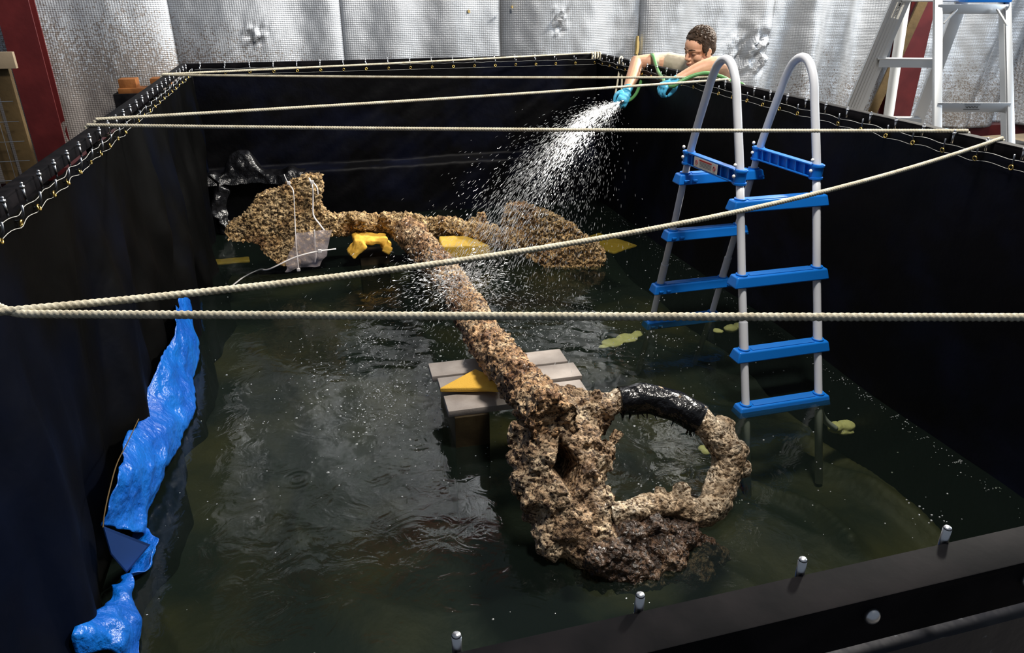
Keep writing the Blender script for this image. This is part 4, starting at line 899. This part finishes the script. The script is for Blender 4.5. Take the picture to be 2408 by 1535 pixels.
# shirt
sb = MB()
for c, r in (((SHL + SHR) / 2 + np.array([.08, 0, -.09]), (.135, .185, .135)), (CH + np.array([.03, 0, -.10]), (.13, .18, .17)), ((CH + HP) / 2 + np.array([.02, 0, 0]), (.125, .165, .18)), (HP + np.array([0, 0, .05]), (.13, .18, .12))): sb.ell(c, r)
sb.ell(SHL + (.012, 0, .0), .066); sb.ell(SHR + (.01, 0, 0), .068)
sb.tube([(SHL + SHR) / 2 + (.07, 0, -.02), SHR, SHR * .45 + ELR * .55 + (0, 0, .002)], [.085, .073, .067], 18); sb.tube([(SHL + SHR) / 2 + (.07, 0, -.02), SHL + (.015, 0, 0), SHL * .75 + ELL * .25 + (.01, 0, 0)], [.085, .071, .064], 18)
so = rocky('t_shirt', sb, .006, [('CLOUDS', .09, .014, .5)], M['shirt'], man)
tb = MB(); 
for s in (-1, 1):
    hp = HP + np.array([0, s * .10, -.02]); kn = np.array([2.86, 4.35 + s * .12, .52]); an = np.array([2.92, 4.35 + s * .13, .10]); tb.tube([hp, kn, an], [.105, .078, .068], 16)
tb.ell(HP - np.array([0, 0, .02]), (.135, .185, .12)); rocky('trousers', tb, .01, [('CLOUDS', .12, .02, .5)], M['trouser'], man)
for s in (-1, 1):
    q = np.array([2.88, 4.35 + s * .13, 0]); obj('boot', MB().ell(q + (-.03, 0, .045), (.14, .05, .045)).ell(q + (.05, 0, .08), (.06, .052, .07)), M['shoe'], man, 'smooth')
# gloved hands: palm, four fingers of different length, thumb
def hand(name, wrist, d, palm_n, curl, left, spread=.2, L=1.0):
    """d: direction wrist->knuckles, palm_n: direction the palm faces"""
    d = np.array(d, float); d /= np.linalg.norm(d); pn = np.array(palm_n, float); pn -= d * (pn @ d); pn /= np.linalg.norm(pn); s_ = np.cross(d, pn) * (1 if left else -1)
    mb = MB(); w_ = np.array(wrist)
    mb.tube([w_ - d * .045, w_ - d * .01, w_ + d * .01], [.034, .031, .030], 16)
    P_ = [w_ + d * .02, w_ + d * .05, w_ + d * .085]
    for k, sc in ((0, 1), (1, 1.1), (2, 1.0)): mb.ell(P_[k], np.array([.024, .040 * sc, .017]) * L, np.array([d, s_, pn]).T)
    ln_ = [.070, .078, .073, .058]
    for k in range(4):
        o = (1.5 - k) * .0195; b = w_ + d * (.092 - abs(k - 1.2) * .004) + s_ * o * L; q = b; dd = d + s_ * (1.5 - k) * spread * .15; dd /= np.linalg.norm(dd); pts = [b - dd * .02, b]
        for j, fr in enumerate((.44, .31, .25)):
            a = curl * (j + 1) / 1.6; e_ = dd * math.cos(a) + pn * math.sin(a); q = q + e_ * ln_[k] * fr; pts.append(q)
        mb.tube(smooth(pts, 4), list(np.linspace(.0098, .0078, 17)), 10); mb.ell(q, .0078, n=10, m=6)
    tb_ = w_ + d * .028 + s_ * .034; t1 = tb_ + (d * .7 + s_ * .55 + pn * .35) * .034; t2 = t1 + (d * .75 + s_ * -.05 + pn * .6) * .030; t3 = t2 + (d * .6 - s_ * .3 + pn * .6) * .020
    mb.tube(smooth([tb_ - s_ * .015, tb_, t1, t2, t3], 4), list(np.linspace(.015, .0095, 17)), 10); mb.ell(t3, .0095, n=10, m=6)
    o = rocky(name, mb, .003, [('CLOUDS', .03, .004, .5)], M['glove'], man); return o
hand('glove', WRR + (WRR - ELR) * .12, (at(1462, 240, t=4.62) - WRR), np.array([-.2, .2, -.6]), 1.35, False)
hand('glove', WRL, at(1566, 200, t=4.08) - WRL, (0.2, .3, -1), 1.4, True)

# hose
HP_ = [at(1560, 420, X=2.6) * 0 + np.array([3.1, 3.5, .02]), np.array([2.7, 3.6, .8]), np.array([2.36, 3.62, 1.50]), at(1718, 192, t=4.02), at(1690, 178, t=4.03), at(1660, 172, t=4.02), at(1630, 178, t=4.02), at(1600, 192, t=4.02), at(1582, 203, t=4.03), at(1566, 198, t=4.12), at(1558, 184, t=4.35), at(1548, 168, t=4.60), at(1541, 148, t=4.70), at(1535, 131, t=4.76), at(1528, 133, t=4.86), at(1520, 160, t=4.90), at(1508, 190, t=4.82), at(1496, 220, t=4.72), at(1480, 236, t=4.66), at(1466, 238, t=4.64)]
hs = thing('garden_hose', (3.1, 3.5, 0), 'green garden hose looped over the man\'s arm and through his gloved hands', 'hose')
obj('hose_tube', MB().tube(smooth(HP_, 8), .0105, 12), M['hose'], hs, 'smooth')
obj('hose_end', MB().tube([at(1468, 238, t=4.64), at(1460, 240, t=4.62)], .012, 14), M['zinc'], hs)

# ================================================================== SPRAY
src = at(1458, 240, t=4.61); g = 9.81
def streaks(n, tgt_fn, T_fn, s_lo, s_hi, r0, r1, l0, l1, dens=None):
    mb = MB()
    for _ in range(n):
        tg = tgt_fn(); T = T_fn(); v0 = (tg - src) / T; v0[2] += .5 * g * T; s = random.uniform(s_lo, s_hi) if dens is None else dens(); t_ = s * T
        p = src + v0 * t_; p[2] -= .5 * g * t_ * t_; v = v0.copy(); v[2] -= g * t_; v /= np.linalg.norm(v)
        if p[2] < ZW + .004: continue
        L_ = random.uniform(l0, l1); R_ = random.uniform(r0, r1)
        x = np.cross(v, [0, 0, 1.]); x /= np.linalg.norm(x); y = np.cross(v, x)
        vs = [p + v * L_, p + x * R_, p + y * R_, p - x * R_, p - y * R_, p - v * L_]; mb.add(vs, [(0, 1, 2), (0, 2, 3), (0, 3, 4), (0, 4, 1), (5, 2, 1), (5, 3, 2), (5, 4, 3), (5, 1, 4)])
    return mb
hitp = at(1075, 680, Z=.80)
G = lambda a: random.gauss(0, a)
core = lambda: hitp + np.array([G(.10) + .16, G(.16) + .26, G(.05)])
mb = streaks(4300, core, lambda: random.gauss(.355, .018), 0, 1, .0006, .0014, .006, .024)
wide = lambda: hitp + np.array([G(.30) - .05, G(.45) + .1, -.25])
mb2 = streaks(2600, wide, lambda: random.gauss(.42, .05), .08, 1, .0005, .0015, .003, .014)
mb.add(mb2.v, mb2.f)
rt_ = lambda: hitp + np.array([.60 + G(.18), .75 + G(.3), -.25]); mb3 = streaks(2600, rt_, lambda: random.gauss(.37, .04), .0, 1, .0006, .0016, .004, .016); mb.add(mb3.v, mb3.f)
sp = obj('water_spray', mb, M['drops'], None, 'flat'); tag(sp, 'fan of white water droplets spraying from the hose down onto the shank', 'water spray', kind='stuff')
# splash where it lands
mb = MB()
for _ in range(2600):
    a = random.uniform(0, 2 * PI); e = random.uniform(.1, 1.1); v = np.array([math.cos(a) * math.cos(e), math.sin(a) * math.cos(e), math.sin(e)]); d_ = abs(G(.22)) + .05
    p = hitp + np.array([G(.05), G(.12), .0]) + v * d_ * .8; p[2] -= .9 * d_ * d_; 
    if p[2] < ZW: continue
    v[2] -= d_ * 2; v /= np.linalg.norm(v); L_ = random.uniform(.003, .014); R_ = random.uniform(.0005, .0013); x = np.cross(v, [0, 0, 1.]); x /= np.linalg.norm(x) + 1e-9; y = np.cross(v, x)
    mb.add([p + v * L_, p + x * R_, p + y * R_, p - x * R_, p - y * R_, p - v * L_], [(0, 1, 2), (0, 2, 3), (0, 3, 4), (0, 4, 1), (5, 2, 1), (5, 3, 2), (5, 4, 3), (5, 1, 4)])
tag(obj('water_splash', mb, M['drops'], None, 'flat'), 'fine splash of droplets bursting off the shank where the jet lands', 'water splash', kind='stuff')
# bubbles and foam flecks on the surface
mb = MB()
def fleck(x, y, r): mb.ell((x, y, ZW + .001), (r * random.uniform(.8, 1.5), r, r * .6), None, 6, 4)
for _ in range(2600):
    x, y = (1.0 + G(.30), 3.25 + G(.40)) if random.random() < .6 else (.22 + G(.22), 2.75 + G(.30))
    if XL + .1 < x < XR - .1 and YN + .2 < y < YF - .2: fleck(x, y, abs(G(.0015)) + .0008)
for _ in range(520):
    x, y = random.uniform(XL + .15, XR - .06), random.uniform(.9, 5.1); fleck(x, y, abs(G(.0012)) + .0009)
for _ in range(420):   # flecks gathered along the liner on the right and by the far wall
    y = random.uniform(1.3, 3.2) if random.random() < .7 else random.uniform(3.2, 5.0); fleck(XR - .065 - abs(G(.035)), y + .03 * math.sin(y * 40), random.uniform(.0008, .0022))
for (px, py) in ((1545, 790), (1580, 800), (1400, 740), (1330, 790), (1345, 720), (1520, 1150), (1540, 1120), (1720, 1170), (2110, 970), (2140, 1000), (2190, 1215), (1600, 1245), (950, 860), (900, 920), (960, 900), (870, 800), (1020, 860)):
    c = at(px, py, Z=ZW)
    for k in range(14): fleck(c[0] + G(.03), c[1] + G(.03), random.uniform(.0012, .004))
tag(obj('foam_bubbles', mb, M['drops'], None, 'smooth'), 'white bubbles and foam flecks scattered on the dark water', 'bubbles', kind='stuff')
